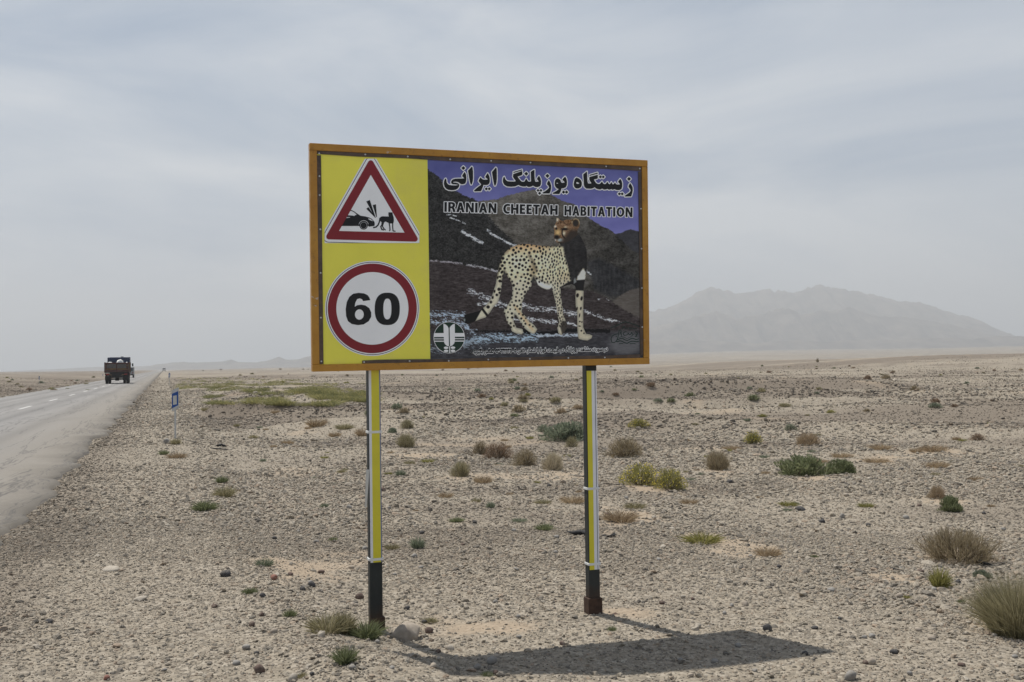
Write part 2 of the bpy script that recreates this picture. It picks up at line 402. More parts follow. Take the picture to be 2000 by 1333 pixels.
def stone_mat(name, stops, inst=True, scale=25):
    k = NT(name)
    r = k.n('ShaderNodeObjectInfo').outputs['Random']
    c = k.ramp(r, stops)
    if inst:
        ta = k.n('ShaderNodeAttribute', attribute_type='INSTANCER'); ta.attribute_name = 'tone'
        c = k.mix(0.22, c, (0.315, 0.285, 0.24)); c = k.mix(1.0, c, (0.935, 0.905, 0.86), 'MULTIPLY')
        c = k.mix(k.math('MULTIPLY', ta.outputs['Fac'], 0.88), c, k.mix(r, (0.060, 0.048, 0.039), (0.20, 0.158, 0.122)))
    v = k.coord('Object')
    c = k.mix(k.rng(k.noise(scale if not inst else 2.2, 5, 0.6, v), 0.3, 0.75, 0.0, 0.5), c, (0.30, 0.265, 0.215))
    k.base(c); k.set(0.9, 0, 0.25); k.bump(k.noise(60 if not inst else 5, 4, 0.6, v), 0.4, 0.01 if not inst else 0.2)
    M[name] = k.m
STOPS = [(0.0, (0.060, 0.058, 0.058)), (0.07, (0.12, 0.112, 0.108)), (0.16, (0.225, 0.207, 0.18)), (0.30, (0.30, 0.268, 0.225)),
         (0.48, (0.365, 0.328, 0.272)), (0.62, (0.42, 0.372, 0.305)), (0.72, (0.37, 0.275, 0.205)), (0.82, (0.33, 0.295, 0.24)), (0.92, (0.43, 0.39, 0.33)), (1.0, (0.54, 0.50, 0.44))]
stone_mat('gravel', STOPS)
for nm, c in (('stone_grey', (0.25, 0.235, 0.215)), ('stone_dark', (0.065, 0.062, 0.062)), ('stone_pale', (0.36, 0.32, 0.265)), ('stone_red', (0.26, 0.13, 0.10)),
              ('stone_tan', (0.34, 0.29, 0.235)), ('stone_brown', (0.12, 0.085, 0.07))):
    plain(nm, c, 0.9, 0.25, 22.0, 0, 0.25, dirt=(0.33, 0.285, 0.225))

def twig_mat(name, dark, mid, light):
    k = NT(name); a = k.n('ShaderNodeAttribute'); a.attribute_name = 'Col'
    sp_ = k.n('ShaderNodeSeparateColor'); k.l(a.outputs[0], sp_.inputs[0])
    oi = k.n('ShaderNodeObjectInfo').outputs['Random']
    f = k.math('ADD', sp_.outputs[0], k.math('MULTIPLY', k.math('SUBTRACT', oi, 0.5), 0.25))
    c = k.ramp(f, [(0.0, dark), (0.5, mid), (1.0, light)])
    g = k.mix(1.0, c, (1.5, 1.5, 1.5), 'MULTIPLY'); k.base(g); k.set(0.8, 0, 0.2)
    tr = k.n('ShaderNodeBsdfTranslucent'); k.l(g, tr.inputs[0]); ms = k.n('ShaderNodeMixShader'); ms.inputs[0].default_value = 0.4
    k.l(k.b.outputs[0], ms.inputs[1]); k.l(tr.outputs[0], ms.inputs[2]); k.l(ms.outputs[0], k.out.inputs[0])
    M[name] = k.m
twig_mat('tan', (0.115, 0.082, 0.052), (0.225, 0.170, 0.108), (0.34, 0.27, 0.18))
twig_mat('brown', (0.075, 0.050, 0.033), (0.150, 0.103, 0.068), (0.235, 0.170, 0.115))
twig_mat('olive', (0.088, 0.078, 0.042), (0.18, 0.160, 0.090), (0.285, 0.255, 0.16))
twig_mat('olivebrown', (0.085, 0.064, 0.039), (0.165, 0.133, 0.082), (0.265, 0.222, 0.145))
twig_mat('green', (0.058, 0.064, 0.030), (0.112, 0.128, 0.064), (0.20, 0.21, 0.118))
twig_mat('greygreen', (0.055, 0.068, 0.045), (0.125, 0.142, 0.098), (0.20, 0.22, 0.155))
twig_mat('yellowgreen', (0.078, 0.076, 0.022), (0.165, 0.155, 0.050), (0.27, 0.25, 0.095))
twig_mat('pale', (0.17, 0.14, 0.095), (0.29, 0.25, 0.175), (0.40, 0.35, 0.26))
plain('petal', (0.62, 0.50, 0.05), 0.7, 0.2, 30)
plain('stem', (0.105, 0.076, 0.05), 0.85, 0.3, 30)

# ------------------------------------------------------------------ ground sheet and road
def build_ground():
    ys = [-14.0]
    while ys[-1] < 9800:
        y = ys[-1]; ys.append(y + (0.5 if y < 1 else max(0.075, 0.0085 * y)))
    ys = np.array(ys); nc = 440
    an = np.linspace(-0.98, 0.98, nc)
    an = np.sign(an) * np.abs(an) ** 1.12
    apex = -22.0
    X = (np.maximum(ys - apex, 8.0))[:, None] * np.tan(an)[None, :] * np.where(ys > 0, 1.0, 1.0)[:, None]
    Y = np.repeat(ys[:, None], nc, 1)
    V = np.stack([X, Y, gz(X, Y)], -1).reshape(-1, 3)
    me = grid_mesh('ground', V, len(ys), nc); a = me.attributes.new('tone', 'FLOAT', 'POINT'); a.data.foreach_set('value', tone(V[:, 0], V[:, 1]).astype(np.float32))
    a = me.attributes.new('sand', 'FLOAT', 'POINT'); a.data.foreach_set('value', sandmask(V[:, 0], V[:, 1]).astype(np.float32))
    o = obj('ground', me, M['ground']); tag(o, 'stony desert plain of grey and tan gravel', 'ground', kind='structure')
build_ground()

def build_road():
    S = [-16.0]
    while S[-1] < 6500: S.append(S[-1] + max(0.2, 0.010 * S[-1]))
    S = np.array(S); prof = np.array([0, 0.06, 0.25, 0.6, 1.3, 2.2, 3.2, 4.23, 5.3, 6.3, 7.2, 7.9, 8.2, 8.34, 8.38])
    P0 = ROAD_R - prof
    V = []; UV = []
    jr = 0.38 * (fbm(S / 1.5, 0 * S, 5, 71, 0.65) - 0.5) * 2; jl = 0.2 * (fbm(S / 1.1, 0 * S, 3, 73) - 0.5) * 2
    bend = 0.0
    zr = 0.0
    for i, s in enumerate(S):
        for k, w in enumerate(prof):
            p = ROAD_R - w
            if k < 3: p += jr[i]
            if k > 11: p += jl[i]
            x, y = from_ps(p, s)
            z = 0.012 + 0.05 * (1 - ((w - 4.19) / 4.19) ** 2)
            if k in (0, 14): z = -0.09
            elif k in (1, 13): z = 0.004
            z += 0.9 * float(ss(70, 600, s)) * 0.35
            V.append((x, y, z)); UV.append((w, s))
    me = grid_mesh('road', np.array(V), len(S), len(prof))
    uv = me.uv_layers.new(name='UVMap'); li = np.zeros(len(me.loops), np.int32); me.loops.foreach_get('vertex_index', li)
    uv.data.foreach_set('uv', np.array(UV, np.float32)[li].ravel())
    me.materials.append(M['asphalt'])
    o = obj('road', me); tag(o, 'dusty grey two lane asphalt road running to the horizon', 'road', kind='structure')
    k = NT('road_paint'); v = k.pos()
    k.base(k.mix(k.rng(k.noise(9, 6, 0.7, v), 0.5, 0.68), (0.52, 0.51, 0.49), (0.30, 0.285, 0.27))); k.set(0.8)
    for n in range(-1, 26):
        s0 = 37.0 + 12.1 * n - 2; L = 4.2
        v = []
        for s in np.linspace(s0, s0 + L, 5):
            for w in (-0.065, 0.065):
                x, y = from_ps(ROAD_C + w, s); z = 0.062 + 0.004 + 0.9 * float(ss(70, 600, s)) * 0.35 - 0.0006
                v.append((x, y, z))
        f = [(2 * i, 2 * i + 1, 2 * i + 3, 2 * i + 2) for i in range(4)]
        obj('lane_marking', mesh('lane_marking', v, f), k.m, o)
build_road()

# ------------------------------------------------------------------ mountains and low hills far off
def skyline_range(name, pts, dist, depth, label, seed, rough=1.0):
    """pts: photo pixels of the crest; a heightfield range of real depth standing at that distance"""
    W = []
    for px, py in pts:
        d = FW + CR * (px - 1000) / F_PX - CU * (py - 666.5) / F_PX
        t = dist / d[1]; W.append((d[0] * t, EYE + d[2] * t))
    W = np.array(W); xs = np.linspace(W[0, 0], W[-1, 0], 260); zs = np.interp(xs, W[:, 0], W[:, 1]); zs = zs + (fbm(xs / (0.02 * (W[-1, 0] - W[0, 0])), 0 * xs, 4, seed + 40, 0.6) - 0.5) * 0.075 * zs.max() * np.clip(zs / zs.max(), 0, 1)
    v = np.linspace(-1, 1, 61)
    X = np.repeat(xs[None, :], 61, 0); Yv = np.repeat(v[:, None], 260, 1)
    L = (W[-1, 0] - W[0, 0])
    wav = (fbm(X / (L * 0.07), Yv * 0, 3, seed) - 0.5) * 0.24
    r = np.clip(np.abs(Yv - wav * (1 - np.abs(Yv))), 0, 1)
    body = (1 - r) ** 1.15
    gul = np.abs(2 * fbm(X / (L * 0.035) + 0.8 * Yv, Yv * 2.2, 4, seed + 9) - 1)
    cut = gul * 0.7 * rough * r ** 0.6 * (1 - r ** 3)
    Hh = np.repeat(zs[None, :], 61, 0)
    base = -14.0
    Z = base + (Hh - base) * np.clip(body - cut * 0.8, 0, 1.0) 
    Z = Z + (fbm(X / (L * 0.012), Yv * 7, 3, seed + 20) - 0.5) * 0.08 * (zs.max()) * body * rough * (r > 0.04)
    Y = dist + Yv * depth
    V = np.stack([X, Y, Z], -1).reshape(-1, 3)
    o = obj(name, grid_mesh(name, V, 61, 260), M['mountain']); tag(o, label, 'mountains', kind='structure'); return o
k = NT('mountain'); v = k.pos()
k.base(k.mix(k.rng(k.noise(0.01, 6, 0.65, v), 0.3, 0.7), (0.05, 0.042, 0.036), (0.21, 0.175, 0.14))); k.set(0.95, 0, 0.1); M['mountain'] = k.m
skyline_range('mountains', [(1100, 690), (1150, 650), (1205, 622), (1265, 606), (1300, 600), (1335, 584), (1360, 570), (1395, 557), (1412, 560), (1440, 568), (1470, 565), (1500, 565), (1522, 562), (1545, 569), (1575, 562),
              (1592, 557), (1630, 559), (1660, 566), (1685, 574), (1712, 579), (1745, 586), (1790, 590), (1820, 596), (1850, 605), (1890, 622), (1930, 643), (1970, 668), (2020, 688)], 7200, 1500,
              'hazy bare mountain massif on the right horizon', 101)
skyline_range('mountains', [(1150, 690), (1200, 660), (1265, 642), (1330, 626), (1375, 612), (1400, 607), (1440, 622), (1490, 612), (1525, 600), (1575, 614), (1625, 604), (1660, 598), (1720, 616), (1790, 620), (1830, 628), (1880, 640), (1960, 656), (2050, 678)], 6000, 700,
              'lower hazy spurs in front of the mountain massif', 191)
skyline_range('hills', [(1180, 690), (1265, 668), (1300, 664), (1345, 662), (1380, 666), (1420, 667), (1470, 671), (1510, 666), (1560, 664), (1610, 668), (1680, 662), (1740, 664), (1800, 661), (1850, 660), (1900, 662), (1950, 655),
              (2000, 657), (2060, 664), (2120, 676), (2200, 690)], 5200, 500, 'low line of hills in front of the mountains', 131, 0.8)
skyline_range('hills', [(285, 726), (300, 712), (330, 709), (357, 707), (385, 708), (411, 707), (435, 705), (448, 702), (465, 707), (500, 708), (525, 704), (545, 697), (560, 703), (585, 702), (610, 694), (640, 690), (690, 688), (760, 700), (840, 716)],
              5600, 500, 'small pointed hills left of the sign', 151, 0.8)
skyline_range('hills', [(-160, 735), (-60, 728), (0, 726), (90, 722), (189, 717), (230, 718), (300, 714), (345, 716), (420, 726)], 6400, 500, 'faint low hills beyond the road on the left', 171, 0.6)

# ------------------------------------------------------------------ the warning sign
HS, LEAN, SROLL, YAW, WS = 1.5, radians(1.77), radians(0.437), radians(19.55), 2.466
SX, SY, SZ = -0.1517, 7.1215, EYE + 0.7338
_rt = np.array([cos(YAW), sin(YAW), 0]); _n = np.array([sin(YAW), -cos(YAW), 0])
_up = cos(LEAN) * np.array([0, 0, 1.0]) + sin(LEAN) * _n
SR = cos(SROLL) * _rt + sin(SROLL) * _up; SU = -sin(SROLL) * _rt + cos(SROLL) * _up; SN = np.cross(SR, SU)
S0 = np.array([SX, SY, SZ]); H_HALF = HS / 2
def plane_at(u, v, n=0.0): return S0 + u * SR + v * SU + n * SN
# the posts stand plumb behind the panel
FOOT_L = plane_at(-0.811, -H_HALF, -0.083); FOOT_R = plane_at(0.790, -H_HALF, -0.083)
_mid = plane_at(-0.02, -H_HALF); ROOT = np.array([_mid[0], _mid[1], float(gz(_mid[0], _mid[1]))])
def sp(u, v, n=0.0): return tuple(plane_at(u, v, n) - ROOT)
# homography from photo pixels of the sign face to metres on the sign face
_src = [(603, 280), (1264, 314), (1267, 712), (611, 726)]
_dst = [(-WS / 2, HS / 2), (WS / 2, HS / 2), (WS / 2, -HS / 2), (-WS / 2, -HS / 2)]
_A = []; _b = []
for (x, y), (u, v) in zip(_src, _dst):
    _A += [[x, y, 1, 0, 0, 0, -u * x, -u * y], [0, 0, 0, x, y, 1, -v * x, -v * y]]; _b += [u, v]
_h = np.linalg.solve(np.array(_A, float), np.array(_b, float))
def hom(x, y):
    x = np.asarray(x, float); y = np.asarray(y, float); w = _h[6] * x + _h[7] * y + 1
    return (_h[0] * x + _h[1] * y + _h[2]) / w, (_h[3] * x + _h[4] * y + _h[5]) / w
def sign_verts(pts, n):
    pts = np.asarray(pts, float); u, v = hom(pts[:, 0], pts[:, 1])
    return S0 - ROOT + u[:, None] * SR + v[:, None] * SU + n * SN

# signed distance fields in face pixels
def segs(poly): q = np.asarray(poly, float); return q, np.roll(q, -1, 0)
def sd_segs(A, B, gx, gy, inside=True):
    d2 = np.full(gx.shape, 1e18); par = np.zeros(gx.shape, bool)
    for a, b in zip(A, B):
        ex, ey = b[0] - a[0], b[1] - a[1]; L = ex * ex + ey * ey + 1e-12
        t = np.clip(((gx - a[0]) * ex + (gy - a[1]) * ey) / L, 0, 1)
        d2 = np.minimum(d2, (gx - a[0] - t * ex) ** 2 + (gy - a[1] - t * ey) ** 2)
        if inside and a[1] != b[1]:
            c = ((a[1] > gy) != (b[1] > gy)); par ^= c & (gx < (b[0] - a[0]) * (gy - a[1]) / (b[1] - a[1]) + a[0])
    d = np.sqrt(d2)
    return np.where(par, -d, d)
def smooth_poly(poly, n=4, k=0.5):
    """closed Catmull-Rom"""
    P = np.asarray(poly, float); out = []
    for i in range(len(P)):
        p0, p1, p2, p3 = P[i - 1], P[i], P[(i + 1) % len(P)], P[(i + 2) % len(P)]
        for t in np.arange(n) / n:
            out.append(p1 + k * (p2 - p0) * t + (3 * (p2 - p1) - k * (2 * (p2 - p0) + (p3 - p1)) ) * t * t * 1.0 + (2 * (p1 - p2) + k * ((p2 - p0) + (p3 - p1))) * t ** 3)
    return np.array(out)
class Field:
    def __init__(s, x0, y0, x1, y1, h=0.5):
        s.h = h; s.x = np.arange(x0, x1 + h, h); s.y = np.arange(y0, y1 + h, h)
        s.gx, s.gy = np.meshgrid(s.x, s.y); s.d = np.full(s.gx.shape, 50.0)
    def poly(s, poly, sub=False, grow=0.0, smooth=0):
        P = smooth_poly(poly, smooth) if smooth else np.asarray(poly, float)
        m = 8; i0, i1 = np.searchsorted(s.x, (P[:, 0].min() - m, P[:, 0].max() + m)); j0, j1 = np.searchsorted(s.y, (P[:, 1].min() - m, P[:, 1].max() + m))
        sl = (slice(j0, j1), slice(i0, i1)); A, B = segs(P)
        d = sd_segs(A, B, s.gx[sl], s.gy[sl]) - grow
        s.d[sl] = np.maximum(s.d[sl], -d) if sub else np.minimum(s.d[sl], d); return s
    def line(s, pts, w, sub=False):
        P = np.asarray(pts, float); m = 8 + np.max(w)
        i0, i1 = np.searchsorted(s.x, (P[:, 0].min() - m, P[:, 0].max() + m)); j0, j1 = np.searchsorted(s.y, (P[:, 1].min() - m, P[:, 1].max() + m))
        sl = (slice(j0, j1), slice(i0, i1)); d = sd_segs(P[:-1], P[1:], s.gx[sl], s.gy[sl], False) - w / 2.0
        s.d[sl] = np.maximum(s.d[sl], -d) if sub else np.minimum(s.d[sl], d); return s
    def ell(s, cx, cy, rx, ry, sub=False):
        q = np.sqrt(((s.gx - cx) / rx) ** 2 + ((s.gy - cy) / ry) ** 2); d = (q - 1) * min(rx, ry)
        s.d = np.maximum(s.d, -d) if sub else np.minimum(s.d, d); return s
    def mesh(s, level=0.0, colfn=None):
        """marching squares: polygons of the region d < level, in face pixels"""
        D = s.d - level; ny, nx = D.shape; ins = D < 0
        V = []; Fc = []; cache = {}
        def vid(key, x, y):
            k_ = cache.get(key)
            if k_ is None: k_ = len(V); cache[key] = k_; V.append((x, y))
            return k_
        def edge(j, i, j2, i2):
            key = ('e', j, i, j2, i2) if (j, i) < (j2, i2) else ('e', j2, i2, j, i)
            a, b = D[j, i], D[j2, i2]; t = a / (a - b); t = min(max(t, 0.02), 0.98)
            return vid(key, s.x[i] + t * (s.x[i2] - s.x[i]), s.y[j] + t * (s.y[j2] - s.y[j]))
        cnt = ins[:-1, :-1].astype(int) + ins[:-1, 1:] + ins[1:, 1:] + ins[1:, :-1]
        for j in range(ny - 1):
            row = cnt[j]
            nz = np.nonzero(row)[0]
            i = 0; k_ = 0
            while k_ < len(nz):
                i = nz[k_]
                if row[i] == 4:
                    e = i
                    if colfn is None:
                        while k_ + 1 < len(nz) and nz[k_ + 1] == e + 1 and row[e + 1] == 4: e += 1; k_ += 1
                    c = [(j, i), (j, e + 1), (j + 1, e + 1), (j + 1, i)]
                    Fc.append([vid((a, b), s.x[b], s.y[a]) for a, b in c])
                else:
                    c = [(j, i), (j, i + 1), (j + 1, i + 1), (j + 1, i)]; pl = []
                    for q in range(4):
                        a, b = c[q], c[(q + 1) % 4]
                        if ins[a]: pl.append(vid(a, s.x[a[1]], s.y[a[0]]))
                        if ins[a] != ins[b]: pl.append(edge(*a, *b))
                    if len(pl) >= 3: Fc.append(pl)
                k_ += 1
        return np.array(V), [f[::-1] for f in Fc]
    def build(s, name, mat, parent, n, level=0.0, colfn=None):
        V, Fc = s.mesh(level, colfn); me = mesh(name, sign_verts(V, n), Fc)
        if colfn is not None: set_col(me, colfn(V[:, 0], V[:, 1]))
        return obj(name, me, mat, parent)

plain('ochre', (0.46, 0.215, 0.022), 0.45, 0.14, 7, 0, 0.4, dirt=(0.30, 0.13, 0.03))
def frame_mat():
    k = NT('frame_paint'); v = k.pos()
    c = k.mix(k.rng(k.noise(5, 5, 0.6, v), 0.3, 0.7), (0.52, 0.26, 0.03), (0.40, 0.18, 0.02))
    c = k.mix(k.rng(k.noise(26, 6, 0.75, v), 0.57, 0.71, 0, 0.8), c, (0.15, 0.065, 0.02))
    flake = k.noise(7.5, 6, 0.7, k.scale(v, (1, 1, 2.2)))
    c = k.mix(k.rng(flake, 0.675, 0.69, 0, 0.9), c, (0.50, 0.46, 0.41))
    k.base(c); k.set(k.rng(k.noise(20, 3, 0.5, v), 0.3, 0.7, 0.35, 0.6), 0, 0.45); k.bump(k.noise(30, 4, 0.6, v), 0.12, 0.004); M['frame'] = k.m
frame_mat()
plain('strip', (0.090, 0.062, 0.045), 0.5, 0.35, 12, 0.3, 0.5, dirt=(0.17, 0.10, 0.06))
plain('screw', (0.62, 0.62, 0.62), 0.35, 0.1, 50, 0.7)
plain('yellow', (0.87, 0.80, 0.095), 0.45, 0.07, 1.6, dirt=(0.78, 0.68, 0.16))
plain('white', (0.92, 0.92, 0.92), 0.45, 0.03, 4)
plain('red', (0.235, 0.013, 0.020), 0.45, 0.06, 4)
plain('navy', (0.05, 0.06, 0.11), 0.5, 0.05, 4)
plain('ink', (0.006, 0.006, 0.007), 0.5, 0.05, 4)
plain('emblem_green', (0.010, 0.035, 0.020), 0.5, 0.1, 6)
plain('logo_green', (0.012, 0.032, 0.025), 0.5, 0.1, 6)
plain('zinc', (0.33, 0.33, 0.32), 0.5, 0.15, 6, 0.4)
vcol('print', 0.5, 0.3)
def post_mat():
    k = NT('post_paint'); v = k.pos(); z = k.n('ShaderNodeSeparateXYZ'); k.l(v, z.inputs[0])
    c = k.mix(k.rng(k.noise(6, 5, 0.6, v), 0.3, 0.7), (0.020, 0.022, 0.021), (0.036, 0.040, 0.037))
    c = k.mix(k.rng(k.noise(34, 5, 0.7, v), 0.58, 0.72, 0, 0.55), c, (0.065, 0.06, 0.05))
    h = k.math('ADD', z.outputs[2], k.math('MULTIPLY', k.noise(14, 4, 0.6, v), 0.14))
    c = k.mix(k.rng(h, 0.09, -0.03, 0, 0.9), c, k.mix(k.noise(40, 4, 0.6, v), (0.035, 0.018, 0.011), (0.085, 0.042, 0.022)))
    k.base(c); k.set(0.62, 0, 0.3); M['post'] = k.m
post_mat()
plain('rust', (0.060, 0.033, 0.021), 0.85, 0.35, 30)

sign = empty('road_sign', tuple(ROOT))
tag(sign, 'large two-post roadside cheetah warning board with ochre frame and 60 limit', 'road sign')
def sbox(name, mat, u0, u1, v0, v1, n0, n1, parent=sign, bev=0.0):
    P = [sp(u, v, n) for n in (n0, n1) for u, v in ((u0, v0), (u1, v0), (u1, v1), (u0, v1))]
    bm = bmesh.new(); vs = [bm.verts.new(q) for q in P]
    for f in ((3, 2, 1, 0), (4, 5, 6, 7), (0, 1, 5, 4), (1, 2, 6, 5), (2, 3, 7, 6), (3, 0, 4, 7)): bm.faces.new([vs[i] for i in f])
    if bev: bmesh.ops.bevel(bm, geom=list(bm.edges), offset=bev, segments=2, affect='EDGES', profile=0.5)
    bmesh.ops.recalc_face_normals(bm, faces=bm.faces)
    me = bpy.data.meshes.new(name); bm.to_mesh(me); bm.free()
    return obj(name, me, mat, parent)
W2, H2, FT = WS / 2, HS / 2, 0.047
sbox('frame_rail', M['frame'], -W2, W2, H2 - FT, H2, -0.045, 0.014, bev=0.004)
sbox('frame_rail', M['frame'], -W2, W2, -H2, -H2 + FT, -0.045, 0.014, bev=0.004)
sbox('frame_rail', M['frame'], -W2, -W2 + FT, -H2 + FT, H2 - FT, -0.045, 0.0135, bev=0.004)
sbox('frame_rail', M['frame'], W2 - FT, W2, -H2 + FT, H2 - FT, -0.045, 0.0135, bev=0.004)
sbox('backing_sheet', M['zinc'], -W2 + FT, W2 - FT, -H2 + FT, H2 - FT, -0.012, -0.002)
for vv in (-0.35, 0.0, 0.35): sbox('cross_rail', M['frame'], -W2 + FT, W2 - FT, vv - 0.02, vv + 0.02, -0.044, -0.013)
# retaining strips, slightly bent, and their screws (photo pixels of the centre line)
def retaining(pts, w):
    P = np.array(pts, float); d = np.gradient(P, axis=0); d /= np.linalg.norm(d, axis=1)[:, None]; nn = np.stack([-d[:, 1], d[:, 0]], 1) * w / 2
    a = sign_verts(P + nn, 0.006); b = sign_verts(P - nn, 0.006); a0 = sign_verts(P + nn, 0.0); b0 = sign_verts(P - nn, 0.0)
    n = len(P); V = list(a) + list(b) + list(a0) + list(b0); f = []
    for i in range(n - 1):
        f += [(i, i + 1, n + i + 1, n + i), (i, 2 * n + i, 2 * n + i + 1, i + 1), (n + i, n + i + 1, 3 * n + i + 1, 3 * n + i)]
    f += [(0, n, 3 * n, 2 * n), (n - 1, 3 * n - 1, 4 * n - 1, 2 * n - 1)]
    m = MB(); m.add(V, f); return m.build('retaining_strip', M['strip'], sign)
ST = retaining([(617.5, 296.5), (700, 302), (790, 305), (880, 311), (960, 315), (1035, 318.5), (1110, 322.5), (1185, 326), (1254, 330.5)], 9.2)
SL = retaining([(621.5, 304), (622.5, 350), (624, 420), (625, 500), (626.5, 580), (627.5, 650), (628.5, 711)], 8.2)
SRR = retaining([(1250.3, 336), (1251, 400), (1252, 470), (1252.6, 540), (1253.2, 610), (1253.6, 695)], 8.0)
SB = retaining([(708, 708), (740, 706.5), (800, 705.6), (876, 705.4), (953, 703), (1034, 701.6), (1109, 700), (1180, 699.2), (1249, 696.6)], 7.4)
def screw(par, x, y):
    u, v = hom(x, y); m = MB(); m.tube([sp(u, v, 0.0055), sp(u, v, 0.0085), sp(u, v, 0.0105)], [0.0062, 0.0062, 0.0036], 10); m.build('screw', M['screw'], par, True)
for x, y in [(622, 300.5), (712, 302.5), (795, 306.5), (878, 312), (958, 315), (1035, 318.5), (1183, 326), (1249, 330.3)]: screw(ST, x, y)
for x, y in [(622.7, 345), (623.4, 382), (625, 449), (626, 534), (627, 621), (628.4, 706)]: screw(SL, x, y)
for x, y in [(1251.2, 409), (1252.2, 487), (1252.8, 564), (1253.3, 640)]: screw(SRR, x, y)
for x, y in [(711.5, 707.6), (800, 705.6), (876, 705.4), (953, 703), (1034, 701.6), (1109, 700), (1180, 699.2)]: screw(SB, x, y)

# yellow half
def quad_px(name, mat, pts, n, parent): return obj(name, mesh(name, sign_verts(pts, n), [tuple(range(len(pts)))[::-1]]), mat, parent)
yp = quad_px('yellow_panel', M['yellow'], [(617, 294), (834, 304), (841, 712), (624, 720)], 0.0, sign)
Z1 = lambda a: [(600 + x / 5.796, 270 + y / 5.796) for x, y in a]
tri = np.array(Z1([(713, 420), (357, 1055), (1097, 1075)]))
def offset_tri(T, t):
    out = []
    c = T.mean(0)
    for i in range(3):
        lines = []
        for a, b in ((T[i - 1], T[i]), (T[i], T[(i + 1) % 3])):
            d = (b - a) / np.linalg.norm(b - a); nn = np.array([-d[1], d[0]])
            if (c - a) @ nn > 0: nn = -nn
            lines.append((a + nn * t, d))
        (p, d1), (q, d2) = lines
        s_ = np.linalg.solve(np.stack([d1, -d2], 1), q - p); out.append(p + d1 * s_[0])
    return np.array(out)
def round_tri(name, mat, t, r, n, parent):
    f = Field(620, 295, 830, 490, 0.6); f.poly(offset_tri(tri, t - r)); return f.build(name, mat, parent, n, r)
wt = round_tri('warning_triangle', M['white'], 25.6, 13.5, 0.0012, yp); wt['label'] = 'red bordered triangle showing a car hitting a cheetah'
round_tri('triangle_line', M['navy'], 22.9, 11.0, 0.0024, yp)
round_tri('triangle_line', M['white'], 21.7, 9.8, 0.0036, yp)
round_tri('triangle_border', M['red'], 17.0, 5.5, 0.0048, yp)
quad_px('triangle_field', M['white'], tri[::-1], 0.0060, yp)
Z5 = lambda a: [(640 + x / 12.5, 390 + y / 12.5) for x, y in a]
f = Field(655, 408, 745, 452, 0.4)
f.poly(Z5([(553, 265), (575, 268), (640, 300), (700, 345), (790, 405), (900, 420), (1000, 447), (1060, 478), (1100, 518), (1132, 560), (1140, 610), (1128, 655), (990, 672), (985, 650), (760, 655), (337, 655)]))
f.poly(Z5([(541, 288), (585, 293), (640, 325), (690, 372), (690, 392), (665, 385), (645, 410), (600, 402), (484, 392)]), sub=True)
f.poly(Z5([(980, 470), (1030, 480), (1085, 520), (1090, 540), (1030, 515), (985, 490)]), sub=True)
f.poly(Z5([(452, 440), (530, 438), (540, 450), (445, 460)]), sub=True)
f.line([(640 + (868 + 118 * cos(a)) / 12.5, 390 + (640 + 118 * sin(a)) / 12.5) for a in np.linspace(-2.9, -0.25, 14)], 0.9, sub=True)
f.ell(640 + 868 / 12.5, 390 + 640 / 12.5, 8.2, 8.2)
f.line([(640 + (868 + 80 * cos(a)) / 12.5, 390 + (640 + 80 * sin(a)) / 12.5) for a in np.linspace(0, 6.29, 26)], 0.55, sub=True)
f.build('car_pictogram', M['ink'], yp, 0.0072)
f = Field(710, 388, 738, 430, 0.4)
for q in ([(930, 55), (1015, 20), (1160, 450), (1140, 450)], [(930, 235), (985, 195), (1165, 470)], [(1085, 145), (1165, 125), (1190, 440), (1176, 440)]): f.poly(Z5(q))
f.build('impact_pictogram', M['ink'], yp, 0.0072)
f = Field(725, 412, 775, 456, 0.4)
f.poly(Z5([(1250, 480), (1280, 432), (1330, 418), (1480, 425), (1470, 380), (1470, 322), (1570, 322), (1578, 380), (1600, 450), (1605, 530), (1590, 595), (1520, 595), (1460, 575), (1400, 545), (1370, 570), (1300, 560), (1270, 530)]))
for q, w in (([(1265, 470), (1250, 560), (1220, 630), (1170, 680), (1112, 694)], 2.7), ([(1320, 560), (1310, 640), (1285, 670), (1310, 740), (1350, 752)], 2.4), ([(1350, 580), (1325, 660), (1360, 720), (1395, 752)], 2.2),
             ([(1490, 580), (1505, 680), (1512, 750), (1500, 768)], 2.2), ([(1575, 580), (1575, 680), (1585, 775), (1635, 785)], 2.1)): f.line(Z5(q), w)
f.build('cheetah_pictogram', M['ink'], yp, 0.0072)
# speed limit disc
CX, CY = 727.2, 603.0
def disc(name, mat, r, n, kx=0.994):
    f = Field(630, 505, 825, 700, 0.6); f.ell(CX, CY, r * kx, r); return f.build(name, mat, yp, n)
o_ = disc('speed_limit_disc', M['white'], 92.6, 0.0012); o_['label'] = 'round 60 speed limit with red ring'
disc('disc_line', M['navy'], 90.6, 0.0024); disc('disc_line', M['white'], 89.3, 0.0036)
disc('disc_border', M['red'], 87.2, 0.0048); disc('disc_field', M['white'], 70.6, 0.0060)
Z2 = lambda a: [(600 + x / 5.331, 490 + y / 5.331) for x, y in a]
f = Field(668, 565, 790, 642, 0.5)
f.poly(Z2([(656, 517), (646, 490), (628, 465), (590, 447), (535, 441), (480, 450), (440, 480), (412, 535), (401, 610), (405, 680), (425, 735), (465, 765), (530, 776), (590, 768), (640, 735), (666, 690), (666, 645), (645, 600), (605, 572), (560, 564), (520, 570), (494, 586), (500, 545), (518, 508), (545, 498), (570, 508), (582, 527)]))
f.ell(600 + 543 / 5.331, 490 + 666 / 5.331, 8.6, 10.1, sub=True)
